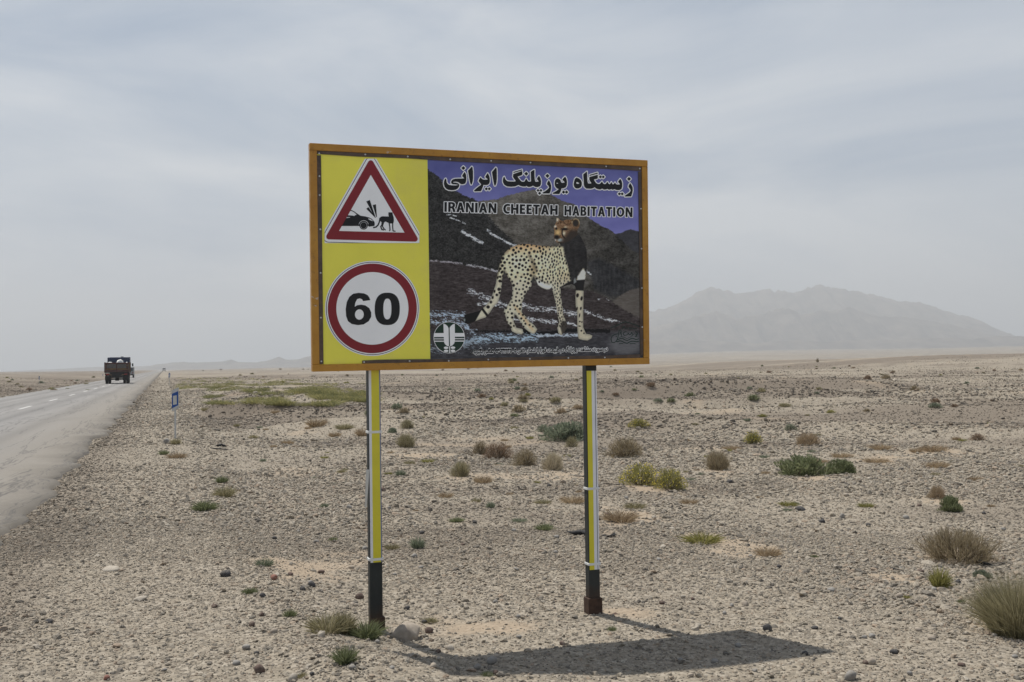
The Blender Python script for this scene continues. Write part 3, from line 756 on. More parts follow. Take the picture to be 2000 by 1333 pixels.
def sup(cx, cy, rx, ry, e=2.5): return [(cx + rx * np.sign(cos(a)) * abs(cos(a)) ** (2 / e), cy + ry * np.sign(sin(a)) * abs(sin(a)) ** (2 / e)) for a in np.linspace(0, 2 * pi, 48, endpoint=False)]
f.poly(Z2(sup(832, 608, 130, 168))); f.poly(Z2(sup(833, 609, 42, 108)), sub=True)
f.build('speed_numerals', M['ink'], yp, 0.0072)

# ---- picture half: a printed landscape with a cheetah
def poly_in(P, x, y): A, B = segs(P); return sd_segs(A, B, x, y)
Z6 = lambda a: [(834 + x / 4.762, 300 + y / 4.762) for x, y in a]
Z7 = lambda a: [(834 + x / 4.762, 480 + y / 4.762) for x, y in a]
def landscape_rgb(x, y):
    rk = 1 - np.abs(2 * fbm(x / 6 + y / 14, y / 4.2 - x / 19, 5, 223, 0.62) - 1)
    n1 = 0.55 * fbm(x / 9, y / 7, 4, 201) + 0.45 * rk ** 3; n2 = fbm(x / 2.0, y / 1.5, 3, 207, 0.7); n3 = fbm(x / 30, y / 22, 3, 211); nh = fbm(x / 7, y / 1.6, 4, 217, 0.6)
    t = np.clip((y - 312) / 130, 0, 1)[:, None]
    c = (1 - t) * np.array([82, 85, 136.]) + t * np.array([114, 114, 172.])
    c = c + (n3[:, None] - 0.5) * 26 * np.array([1, 1, 1.0])
    lerp = lambda c, col, m: c * (1 - m[:, None]) + col * m[:, None]
    edge = lambda d, w=1.0: np.clip(0.5 - d / w, 0, 1)
    rough = (n2 - 0.5) * 5
    # back ridge on the right
    d = poly_in(Z6([(1700, 720), (1750, 752), (1800, 745), (1840, 725), (1890, 708), (1960, 728), (2100, 740), (2100, 2000), (1500, 2000)]), x, y) + rough * 0.4
    c = lerp(c, np.array([56, 55, 58.]) + ((n1 - 0.5) * 34)[:, None], edge(d))
    # middle mountain
    d = poly_in(Z6([(430, 450), (480, 448), (530, 440), (640, 430), (700, 410), (760, 388), (870, 362), (990, 338), (1080, 345), (1180, 400), (1250, 440), (1370, 478), (1430, 545), (1500, 600), (1560, 640), (1620, 676), (1700, 712), (1760, 760), (1900, 900),
                         (2100, 1000), (2100, 2000), (430, 2000)]), x, y) + rough * 0.9
    sh = np.clip((x - 1060) / 150, 0, 1)
    mc = np.array([86, 82, 75.]) * (1 - 0.42 * sh)[:, None] + ((n1 - 0.45) * 74 + (n2 - 0.5) * 26 + 10 * np.sin((x * 0.5 + y) / 9 + 6 * n3))[:, None]
    c = lerp(c, mc, edge(d))
    # dark gully field low on the right
    d = poly_in(Z7([(1480, 150), (1600, 120), (1760, 200), (1980, 330), (1980, 480), (1700, 480), (1560, 420)]), x, y) + rough * 2
    c = lerp(c, np.array([44, 44, 46.]) + ((n1 - 0.5) * 40 + (vnoise(x / 3, y / 14, 231) - 0.5) * 26)[:, None], edge(d, 8) * 0.85)
    # near left slope
    d = poly_in(Z6([(-60, 110), (0, 145), (60, 182), (130, 245), (180, 310), (270, 352), (340, 392), (420, 422), (470, 448), (520, 520), (600, 620), (690, 720), (790, 800), (860, 880), (1000, 1000), (1000, 2000), (-60, 2000)]), x, y) + rough * 1.6
    c = lerp(c, np.array([38, 37, 35.]) + ((n1 - 0.45) * 62 + (n2 - 0.5) * 62)[:, None], edge(d))
    # brown middle ground
    d = poly_in(Z7([(-60, 120), (150, 150), (400, 190), (650, 245), (900, 330), (1300, 400), (1550, 430), (1800, 560), (2100, 700), (2100, 1200), (-60, 1200)]), x, y) + rough
    c = lerp(c, np.array([54, 47, 46.]) + ((n1 - 0.45) * 44 + (nh - 0.5) * 60)[:, None], edge(d, 3))
    # pale knoll on the right
    d = poly_in(Z7([(1720, 530), (1790, 470), (1880, 420), (1980, 392), (2100, 380), (2100, 720), (1980, 680), (1850, 610)]), x, y) + rough
    c = lerp(c, np.array([92, 86, 80.]) + ((nh - 0.5) * 40)[:, None], edge(d, 2))
    # lower plain: dark grey
    lo = ss(640, 655, y); c = lerp(c, np.array([58, 58, 62.]) + ((nh - 0.5) * 60)[:, None], lo * 0.9)
    # cast shadow line under the animal
    d = sd_segs(np.array(Z7([(440, 800), (900, 800), (1000, 830), (1300, 790)])), np.array(Z7([(900, 798), (1000, 832), (1300, 795), (1690, 800)])), x, y, False) - np.where(x > 1020, 3.0, 1.2) - rough * 1.2 - 5.0 * (n1 - 0.5)
    c = lerp(c, np.array([14, 14, 15.]), edge(d, 1.6))
    # snow streaks
    def snow(pts, w, dens=0.5, col=(205, 212, 220)):
        nonlocal c
        P = np.array(pts); d = sd_segs(P[:-1], P[1:], x, y, False)
        m = np.clip((w - d) / w, 0, 1) * 0.9 + (fbm(x / 5.0 + y / 9, y / 1.5 - x / 7, 4, 241, 0.7) - dens - 0.40) * 4.2
        c = lerp(c, np.array(col, float), np.clip(m * 1.6, 0, 1) * (d < w))
    snow(Z6([(330, 730), (400, 770), (450, 805), (510, 835)]), 3.6, 0.12)
    snow(Z6([(220, 600), (330, 640), (350, 650)]), 2.6, 0.2); snow(Z6([(170, 565), (300, 590)]), 2.0, 0.25)
    snow(Z6([(560, 720), (680, 800), (760, 840), (830, 862)]), 3.4, 0.15)
    snow(Z6([(20, 1000), (160, 1010), (320, 1028)]), 2.2, 0.15, (165, 160, 165)); snow(Z6([(370, 1040), (520, 1065), (650, 1098)]), 2.4, 0.1, (170, 168, 172))
    snow(Z7([(400, 430), (500, 470), (600, 500), (680, 545), (760, 580)]), 7, 0.2); snow(Z7([(480, 545), (560, 540), (640, 560)]), 3.5, 0.1)
    snow(Z7([(880, 560), (1000, 590), (1180, 600), (1390, 645)]), 7, 0.2); snow(Z7([(820, 690), (960, 690), (1190, 715)]), 6, 0.2); snow(Z7([(1290, 720), (1400, 745)]), 3, 0.2)
    snow(Z7([(1450, 600), (1560, 650), (1680, 690), (1790, 715)]), 4.2, 0.2); snow(Z7([(1480, 235), (1520, 270)]), 2.0, 0.1); snow(Z7([(1590, 500), (1720, 510)]), 3, 0.35)
    snow(Z7([(30, 640), (200, 640), (340, 650)]), 8, 0.2, (170, 185, 200)); snow(Z7([(30, 720), (250, 700), (430, 800)]), 9, 0.22, (175, 190, 205))
    snow(Z7([(350, 900), (600, 860), (1000, 860)]), 10, 0.16, (165, 185, 200)); snow(Z7([(1030, 840), (1400, 835)]), 3.5, 0.1, (180, 190, 200))
    snow(Z7([(40, 960), (300, 950), (420, 900)]), 13, 0.26, (140, 150, 160)); snow(Z7([(330, 950), (560, 930)]), 8, 0.35, (130, 140, 150))
    # pale patch behind the right emblem
    d = np.sqrt(((x - 1221) / 34) ** 2 + ((y - 671) / 24) ** 2); c = lerp(c, np.array([118, 118, 120.]), np.clip((1.15 - d) * 1.4, 0, 0.6))
    return np.clip(lin(np.clip(c, 4, 255)) * 1.5, 0, 0.92)
def build_print():
    xs = np.arange(833, 1259, 1.0); ys = np.arange(302, 709, 1.0)
    X, Y = np.meshgrid(xs, ys); left = 834 + (Y - 304) * 7.0 / 408; X = np.maximum(X, left); tl = (X - 834) / 424
    top = 304 + 23 * tl; bot = 711.5 - 12.5 * tl; Y = top + (Y - 302) / 406 * (bot - top)
    V = sign_verts(np.stack([X.ravel(), Y.ravel()], 1), 0.0004)
    me = grid_mesh('landscape_print', V, len(ys), len(xs), False); me.flip_normals()
    set_col(me, landscape_rgb(X.ravel(), Y.ravel())); return obj('landscape_print', me, M['print'], sign)
lp = build_print(); lp['label'] = 'printed picture of a cheetah before dark mountains'

BODY = [(1086, 426.5), (1090, 427), (1094, 431.5), (1099, 432.8), (1105, 430), (1112.5, 430), (1117, 429.8), (1120, 428), (1125, 427.5), (1130, 430), (1132, 435), (1131.6, 441.8), (1128, 450), (1127.5, 456), (1135, 465), (1139.5, 474), (1143, 482), (1145.5, 491),
        (1146, 510), (1145.5, 530), (1143, 545), (1140, 558), (1139.5, 568), (1139, 590), (1138.7, 614), (1138.7, 640), (1144, 653), (1151, 654), (1156.5, 656.5), (1154.5, 662), (1147, 666), (1138, 665), (1130, 663), (1128, 656), (1127, 635), (1127, 614), (1124, 598), (1123.5, 580),
        (1124.5, 566), (1122, 559), (1116, 556), (1108, 558), (1100, 561), (1094.5, 563), (1094.6, 572), (1097, 593), (1100, 612), (1104, 626.6), (1108, 635), (1104, 646), (1101, 652), (1095.6, 656), (1090, 651), (1088, 641), (1091.5, 630), (1089, 619), (1086, 601), (1082, 580), (1077, 562),
        (1073, 566), (1067, 566.5), (1058, 563), (1050.5, 558), (1046.5, 548), (1042, 541), (1038.5, 548), (1037.5, 560), (1031.7, 568), (1026, 575), (1023, 583), (1019.5, 591), (1019.3, 603), (1018.5, 611), (1023.6, 616), (1032.5, 626.6), (1043, 636), (1049, 644), (1044.5, 651.5), (1039.7, 653),
        (1031.7, 648), (1023, 641), (1016, 630), (1011, 621), (1005, 614.5), (1003, 623.5), (1003.6, 630.6), (1008.4, 641), (1020, 643.5), (1022, 650.5), (1018, 654), (1008.4, 652.3), (999.6, 648), (995.5, 636), (989.5, 631), (988.3, 622.6), (983.5, 610), (985.5, 603), (993, 594.5),
        (998, 585), (1000, 574.5), (1000.5, 560), (997.8, 552), (991.8, 543.5), (986.5, 534), (984.5, 530), (982.8, 538), (980.5, 546), (979.5, 560), (976.5, 577), (972, 592), (962.6, 601.7), (956, 612), (948, 621), (938.5, 624), (926, 629), (916, 633), (907.5, 632), (905, 624), (908, 615.4),
        (924, 611.4), (936, 608), (948, 598.5), (956, 588), (961, 577.7), (964, 568), (968, 556), (970, 541), (973, 526), (976.8, 512), (981, 500), (987, 493), (996, 485), (1007.5, 480.5), (1018.8, 477.5), (1033.8, 478), (1048.8, 480.5), (1067.5, 482), (1082.5, 482), (1090, 481),
        (1091.5, 478.5), (1088.5, 475.5), (1085.5, 473), (1082.5, 469), (1081, 463.5), (1082, 460.5), (1082.5, 456), (1081.8, 450), (1081.4, 444), (1085, 437), (1086.6, 433)]
SPOTS = []
def cheetah_spots():
    rs = random.Random(5); tries = 0
    A = np.array(BODY)
    while tries < 9000:
        tries += 1
        x = rs.uniform(975, 1122); y = rs.uniform(476, 640)
        if x > 1096 and y < 500: continue
        sh = min(max((x - 1035) / 45, 0), 1)
        leg = y > 565
        r = (2.55 - 0.75 * sh) * (0.82 if leg else 1.0) * rs.uniform(0.72, 1.12)
        asp = 1.0 + 0.75 * sh * rs.uniform(0.6, 1.2)
        mind = 6.3 - 1.9 * sh - (0.6 if leg else 0)
        if any((x - q[0]) ** 2 + (y - q[1]) ** 2 * 0.75 < mind * mind for q in SPOTS): continue
        an = rs.uniform(-0.35, 0.35) if sh > 0.3 else rs.uniform(-1.4, 1.4)
        if 1042 < x < 1078 and y > 553: continue
        SPOTS.append((x, y, r * 1.02 / sqrt(asp), r * 1.02 * sqrt(asp), an))
    for x, y, a, b in [(1127.5, 578, 2.6, 4.0), (1135.5, 584, 2.2, 4.2), (1134, 603.5, 1.6, 3.0), (1126.5, 604, 1.5, 3.4), (1131.5, 617, 1.2, 3.6), (1132, 629, 1.6, 1.4), (1136, 630, 1.2, 1.4), (1131.5, 638, 2.2, 1.1), (1135, 647, 1.6, 1.8), (1140, 652, 1.3, 1.5),
                       (974, 566, 3.0, 3.2), (965.5, 570, 1.8, 3), (970, 577, 2.6, 2.6), (962, 582, 2.0, 3.0), (958.5, 591, 2.4, 2.8), (953, 600.5, 3.4, 3.2), (976, 550, 3, 2.8), (972, 543, 1.6, 3), (979, 533, 2.0, 2.6), (974.5, 530, 1.4, 2.6), (980, 520, 2, 2.8)]:
        SPOTS.append((x, y, a, b, 0.2))
cheetah_spots()
def cheetah_rgb(x, y):
    n1 = fbm(x / 5, y / 5, 3, 301); n2 = fbm(x / 1.6, y / 1.6, 2, 307)
    lerp = lambda c, col, m: c * (1 - m[:, None]) + np.array(col, float) * m[:, None]
    fur = fbm(x / 3.2, y / 0.9 + x / 6, 3, 313, 0.6)
    c = np.zeros((len(x), 3)) + np.array([214, 205, 172.]); c = c + ((n1 - 0.5) * 40 + (n2 - 0.5) * 34 + (fur - 0.5) * 46)[:, None]
    c = lerp(c, (150, 128, 92), np.clip(1 - np.hypot((x - 1041) / 9, (y - 528) / 26), 0, 1) * 0.75)
    c = lerp(c, (160, 140, 104), np.clip((x - 1080) / 30, 0, 1) * ss(520, 550, y) * 0.4)
    inn = -poly_in(BODY, x, y); c = c * (0.50 + 0.50 * np.clip(inn / 4.5, 0, 1) ** 0.8)[:, None]; c = lerp(c, (232, 226, 205), np.clip(1 - np.hypot((x - 1012) / 22, (y - 512) / 22), 0, 1) * 0.55); c = lerp(c, (228, 222, 200), np.clip(1 - np.hypot((x - 1066) / 26, (y - 512) / 18), 0, 1) * 0.4)
    back = np.clip((500 - y) / 22, 0, 1) * np.clip((1085 - x) / 30, 0, 1); c = lerp(c, (205, 160, 110), back * 0.75)
    c = lerp(c, (200, 196, 180), ss(535, 560, y) * 0.55); c = lerp(c, (200, 165, 115), np.clip(1 - np.abs(x - 1006 - (y - 600) * 0.75) / 6, 0, 1) * ss(590, 605, y) * (1 - ss(640, 655, y)) * 0.6)
    c = lerp(c, (70, 62, 52), np.clip(1 - np.abs(poly_line([(1033, 500), (1040, 512), (1048, 530)], x, y)) / 5, 0, 1) * 0.5)
    c = lerp(c, (222, 222, 216), np.clip(1 - poly_line([(1050, 552), (1062, 560), (1074, 562)], x, y) / 9, 0, 1) * 0.9)
    c = lerp(c, (110, 100, 90), np.clip(1 - np.abs(poly_line([(1044, 540), (1056, 549), (1072, 556)], x, y)) / 2.2, 0, 1) * 0.6)
    s = np.full(len(x), 9.0)
    for sx, sy, a, b, an in SPOTS:
        m = (np.abs(x - sx) < 8) & (np.abs(y - sy) < 8)
        if not m.any(): continue
        dx_, dy_ = x[m] - sx, y[m] - sy; u = dx_ * cos(an) + dy_ * sin(an); w = -dx_ * sin(an) + dy_ * cos(an)
        s[m] = np.minimum(s[m], (np.sqrt((u / a) ** 2 + (w / b) ** 2) - 1) * min(a, b))
    c = lerp(c, (27, 22, 20), np.clip(0.55 - s / 0.9, 0, 1))
    # tail end
    tt = (x - 936) * 0.80 - (y - 612) * 0.60
    c = lerp(c, (22, 21, 20), np.clip(0.5 - (x - 937 + (y - 612) * 0.55) / 1.5, 0, 1) * (x < 960))
    c = lerp(c, (22, 21, 20), np.clip(3.4 - np.abs(x - 947.5 + (y - 612) * -0.75), 0, 1) * (x < 960) * (y > 600))
    c = lerp(c, (170, 185, 185), np.clip(1 - np.hypot((x - 906.5) / 3.5, (y - 626) / 5), 0, 1))
    # neck and breast in deep shadow of the print
    d = poly_in([(1095, 475), (1108, 470), (1118, 462), (1127, 454), (1137, 464), (1147, 488), (1148, 525), (1146, 541), (1139, 525), (1130, 538), (1124, 552), (1118, 554), (1114, 548), (1111, 530), (1107, 515), (1103, 502), (1101, 492), (1100, 484), (1094, 482)], x, y)
    dk = np.array([43, 41, 40.]) + ((n1 - 0.5) * 34 + (fur - 0.5) * 26 + np.clip((x - 1128) / 18, 0, 1) * -8)[:, None]; mk = np.clip(0.5 - d / 3.4 + (n2 - 0.5) * 0.8, 0, 1)[:, None]; c = c * (1 - mk) + np.clip(dk, 12, 90) * mk
    d = poly_in([(1138, 526), (1144, 533), (1142, 547), (1132, 551), (1125, 556), (1128, 541)], x, y); c = lerp(c, (205, 205, 198), np.clip(0.5 - d / 2 + (n2 - 0.5) * 1.6, 0, 1))
    d = poly_in([(1110, 552), (1118, 549), (1146, 547), (1141, 569), (1122, 568), (1096, 566), (1094, 562)], x, y); c = lerp(c, (30, 28, 28), np.clip(0.5 - d / 2, 0, 1))
    d = poly_in([(1126, 552), (1120, 556), (1120, 548), (1123, 543)], x, y); c = lerp(c, (150, 155, 155), np.clip(0.3 - d / 2, 0, 0.8))
    d = poly_in([(1097, 628), (1110, 628), (1110, 650), (1098, 656), (1094, 640)], x, y); c = lerp(c, (44, 38, 34), np.clip(0.5 - d / 3, 0, 1) * 0.85)
    # head
    hd = poly_in([(1080, 426), (1134, 424), (1134, 445), (1128, 460), (1113, 471), (1100, 477), (1086, 476), (1078, 462), (1079, 440)], x, y)
    hc = np.zeros((len(x), 3)) + np.array([126, 96, 68.]); hc = hc + ((n2 - 0.5) * 78 + (n1 - 0.5) * 40)[:, None]
    hc = lerp(hc, (208, 178, 122), np.clip(1.2 - np.hypot((x - 1089) / 7, (y - 455) / 8), 0, 1)); hc = lerp(hc, (214, 205, 178), np.clip(1.3 - np.hypot((x - 1101.5) / 4, (y - 457) / 5), 0, 1))
    hc = lerp(hc, (150, 110, 80), np.clip(1.2 - np.hypot((x - 1109) / 6, (y - 458) / 6), 0, 1) * 0.7)
    hc = lerp(hc, (224, 214, 196), np.clip(1.3 - np.hypot((x - 1084) / 3, (y - 443) / 3), 0, 1)); hc = lerp(hc, (205, 195, 165), np.clip(1.2 - np.hypot((x - 1104) / 4, (y - 444.5) / 2), 0, 1))
    hc = lerp(hc, (165, 178, 178), np.clip(1.4 - np.hypot((x - 1094) / 6, (y - 470) / 3.6), 0, 1)); hc = lerp(hc, (210, 205, 198), np.clip(1.3 - np.hypot((x - 1084.5) / 2, (y - 469.5) / 3.5), 0, 1))
    hc = lerp(hc, (18, 16, 15), np.clip(1.5 - np.hypot((x - 1087) / 5.2, (y - 464.3) / 4), 0, 1))
    hc = lerp(hc, (18, 15, 14), np.clip(1.5 - np.hypot((x - 1102.5) / 6.2, (y - 448.6) / 2.2), 0, 1)); hc = lerp(hc, (22, 18, 16), np.clip(1.5 - np.hypot((x - 1086) / 2.2, (y - 447.8) / 2), 0, 1))
    hc = lerp(hc, (22, 18, 16), np.clip(1.7 - poly_line([(1098, 450), (1097.3, 457), (1099.5, 463), (1103.5, 467)], x, y), 0, 1)); hc = lerp(hc, (20, 18, 17), np.clip(1.5 - np.hypot((x - 1094) / 6, (y - 477.5) / 3.2), 0, 1))
    hc = lerp(hc, (176, 168, 134), np.clip(1.2 - np.abs(np.hypot((x - 1124), (y - 436) * 0.95) - 7.3) / 0.9, 0, 1) * np.clip((442 - y) / 8, 0, 1) * 0.85); hc = lerp(hc, (44, 40, 36), np.clip((6.8 - np.hypot((x - 1124), (y - 437) * 0.85)) / 2.2, 0, 1) * 0.95)
    hc = lerp(hc, (214, 208, 188), np.clip(1.2 - np.hypot((x - 1088) / 3.4, (y - 430.5) / 5), 0, 1)); hc = lerp(hc, (70, 52, 40), np.clip(1.6 - poly_line([(1100, 435), (1106, 440), (1114, 438)], x, y), 0, 1) * 0.6)
    hc = lerp(hc, (52, 44, 38), np.clip((x - 1106 + (y - 450) * 0.7) / 12, 0, 1) * ss(444, 456, y) * 0.95); hs = ss(0.62, 0.72, fbm(x / 2.0, y / 2.0, 2, 337)); hc = lerp(hc, (58, 40, 28), hs * np.clip((446 - y) / 6, 0, 1) * 0.75)
    c = lerp(c, hc, np.clip(0.5 - hd / 1.2, 0, 1)) if False else c * (1 - np.clip(0.5 - hd / 1.2, 0, 1)[:, None]) + hc * np.clip(0.5 - hd / 1.2, 0, 1)[:, None]
    return np.clip(lin(np.clip(c, 4, 250)) * 1.42, 0, 0.92)
def poly_line(P, x, y): P = np.array(P, float); return sd_segs(P[:-1], P[1:], x, y, False)
f = Field(903, 424, 1159, 668, 0.75); f.poly(BODY)
o_ = f.build('cheetah_print', M['print'], lp, 0.0014, 0.0, cheetah_rgb); o_['label'] = 'spotted cheetah standing side on and looking left'

# headline in Persian, traced letter by letter
ZA = lambda a: [(855 + x / 15.32, 310 + y / 15.32) for x, y in a]
ZB = lambda a: [(970 + x / 13.333, 315 + y / 13.333) for x, y in a]
ZC = lambda a: [(1110 + x / 14.286, 325 + y / 14.286) for x, y in a]
def dia(x, y, r): return [(x, y - r), (x + r, y), (x, y + r), (x - r, y)]
f = Field(858, 320, 1243, 391, 0.4)
for q in ([(1725, 275), (1745, 300), (1755, 420), (1755, 620), (1745, 720), (1715, 815), (1690, 820), (1670, 760), (1640, 600), (1612, 410)],
          [(1480, 445), (1515, 500), (1540, 580), (1545, 680), (1530, 750), (1490, 790), (1430, 800), (1350, 795), (1345, 830), (1320, 900), (1280, 985), (1090, 990), (1075, 965), (1130, 910), (1220, 840), (1280, 800), (1285, 770), (1240, 720), (1210, 680), (1235, 620), (1268, 570), (1310, 620), (1360, 640), (1470, 640), (1480, 620), (1420, 570), (1415, 545)],
          dia(1440, 915, 46), dia(1530, 915, 46), dia(752, 290, 58),
          [(1005, 245), (1025, 270), (1040, 400), (1042, 600), (1030, 700), (1000, 785), (980, 785), (955, 720), (925, 560), (893, 370)],
          [(790, 410), (830, 480), (842, 570), (838, 680), (810, 750), (750, 775), (690, 775), (645, 745), (600, 712), (530, 698), (450, 703), (450, 728), (540, 733), (600, 755), (632, 800), (622, 850), (582, 905), (520, 940), (420, 955), (310, 945), (235, 905), (190, 845), (170, 760), (178, 680), (205, 615), (228, 605), (242, 640), (248, 710), (275, 765), (320, 795), (400, 810), (520, 815), (595, 802), (590, 792), (540, 780), (430, 775), (395, 750), (388, 700), (420, 645), (490, 615), (600, 608), (770, 605), (780, 595), (720, 535), (722, 510)]): f.poly(ZA(q))
for q in ([(190, 410), (205, 450), (225, 495), (270, 530), (340, 540), (470, 540), (490, 520), (440, 455), (415, 410), (425, 345), (655, 265), (660, 350), (640, 375), (530, 410), (560, 450), (610, 515), (650, 545), (710, 545), (740, 500), (765, 460), (785, 500), (815, 540), (860, 545), (890, 535), (885, 400), (880, 285), (970, 230), (975, 240), (975, 380), (985, 500), (1000, 545), (1080, 545), (1085, 525), (1045, 480), (1050, 450), (1095, 390), (1130, 450), (1150, 530), (1145, 610), (1120, 660), (1060, 685), (1000, 680), (960, 655), (935, 645), (905, 665), (850, 680), (800, 675), (770, 650), (740, 670), (680, 670), (600, 650), (565, 625), (530, 640), (470, 665), (370, 675), (260, 665), (190, 620), (155, 550), (155, 480), (170, 430)],
          [(430, 290), (650, 225), (655, 245), (430, 312)], dia(762, 335, 50), dia(1068, 770, 37), dia(1145, 770, 37), dia(1110, 845, 40),
          [(1350, 505), (1385, 560), (1410, 640), (1410, 720), (1395, 790), (1370, 850), (1200, 850), (1190, 830), (1260, 790), (1330, 735), (1360, 700), (1345, 650), (1305, 610), (1310, 570)], dia(1315, 390, 52),
          [(1780, 410), (1810, 470), (1825, 550), (1820, 630), (1790, 690), (1720, 715), (1680, 720), (1665, 780), (1625, 865), (1460, 860), (1450, 840), (1530, 800), (1600, 750), (1610, 730), (1560, 715), (1515, 660), (1505, 590), (1515, 510), (1560, 460), (1610, 465), (1650, 500), (1670, 560), (1700, 575), (1760, 570), (1760, 545), (1710, 500), (1715, 470)],
          dia(1735, 815, 42), dia(1815, 815, 42)): f.poly(ZB(q))
for q in ([(220, 325), (290, 350), (345, 400), (370, 460), (370, 530), (345, 590), (300, 620), (240, 630), (190, 615), (155, 570), (145, 510), (155, 440), (180, 360)],
          [(515, 155), (520, 300), (525, 420), (545, 490), (630, 495), (640, 475), (600, 420), (580, 370), (585, 310), (815, 245), (815, 340), (800, 355), (705, 380), (730, 420), (770, 480), (820, 505), (870, 505), (905, 470), (935, 435), (960, 480), (990, 510), (1040, 505), (1065, 470), (1090, 445), (1110, 490), (1150, 515), (1180, 480), (1195, 450), (1215, 490), (1245, 520), (1280, 490), (1300, 460), (1320, 500), (1350, 520), (1430, 520), (1435, 500), (1390, 450), (1395, 425), (1445, 360), (1480, 410), (1500, 480), (1500, 580), (1480, 640), (1430, 670), (1370, 675), (1320, 665), (1290, 645), (1250, 660), (1220, 665), (1195, 645), (1170, 655), (1130, 665), (1090, 640), (1050, 655), (990, 660), (935, 630), (900, 655), (850, 655), (780, 635), (725, 590), (690, 620), (620, 635), (500, 630), (450, 590), (430, 530), (425, 400), (412, 235)],
          [(590, 250), (810, 185), (815, 212), (590, 275)], dia(890, 305, 42), dia(970, 305, 42), dia(1420, 780, 42), dia(1500, 780, 42), dia(1692, 360, 54),
          [(1720, 480), (1760, 530), (1790, 600), (1795, 680), (1780, 760), (1750, 850), (1580, 855), (1565, 840), (1640, 790), (1710, 740), (1740, 690), (1725, 640), (1680, 590), (1685, 545)]): f.poly(ZC(q))
f.poly(ZC([(215, 450), (260, 450), (310, 490), (260, 505), (215, 490)]), sub=True)
f.poly(ZB([(1545, 575), (1580, 570), (1605, 590), (1560, 600)]), sub=True)
f.build('headline_outline', M['white'], lp, 0.0020, 2.0)
f.build('headline_lettering', M['ink'], lp, 0.0030, 0.15)

# lettering from the built-in font, as boundary segments
def text_segs(body):
    c = bpy.data.curves.new('t', 'FONT'); c.body = body; c.resolution_u = 3
    o = bpy.data.objects.new('t', c); COL.objects.link(o); bpy.context.view_layer.update()
    me = o.evaluated_get(bpy.context.evaluated_depsgraph_get()).to_mesh()
    bm = bmesh.new(); bm.from_mesh(me); bmesh.ops.remove_doubles(bm, verts=bm.verts, dist=1e-6)
    S_ = np.array([[tuple(e.verts[0].co)[:2], tuple(e.verts[1].co)[:2]] for e in bm.edges if len(e.link_faces) == 1])
    bm.free(); bpy.data.objects.remove(o); bpy.data.curves.remove(c)
    return S_
def text_field(f, body, bl, br, cap, embold, per_letter=None):
    """body set between photo pixels bl and br (baseline ends) with that cap height"""
    S_ = text_segs(body); x0, x1 = S_[:, :, 0].min(), S_[:, :, 0].max()
    bl = np.array(bl, float); br = np.array(br, float); e = (br - bl) / (x1 - x0); up = np.array([0.012, -1.0]) * cap
    Q = bl + (S_[:, :, :1] - x0) * e + S_[:, :, 1:] * up
    # work letter column by letter column to stay quick
    for k_ in range(0, 1):
        m = 6; i0, i1 = np.searchsorted(f.x, (Q[:, :, 0].min() - m, Q[:, :, 0].max() + m)); j0, j1 = np.searchsorted(f.y, (Q[:, :, 1].min() - m, Q[:, :, 1].max() + m))
        for a in range(i0, i1, 40):
            sl = (slice(j0, j1), slice(a, min(a + 40, i1))); gx, gy = f.gx[sl], f.gy[sl]
            # horizontal ray parity needs every segment right of the block; distance only the near ones
            lo, hi = gx.min() - 6, gx.max() + 6
            near = (Q[:, :, 0].max(1) > lo) & (Q[:, :, 0].min(1) < hi); right = (Q[:, :, 0].min(1) >= hi)
            d = sd_segs(Q[near, 0], Q[near, 1], gx, gy) if near.any() else np.full(gx.shape, 50.0)
            rows = gy[:, 0]; par = np.zeros(len(rows), int)
            for s_ in Q[right]: par += ((s_[0, 1] > rows) != (s_[1, 1] > rows)).astype(int)
            d = np.where((par % 2 == 1)[:, None], -d, d)
            f.d[sl] = np.minimum(f.d[sl], d - embold)
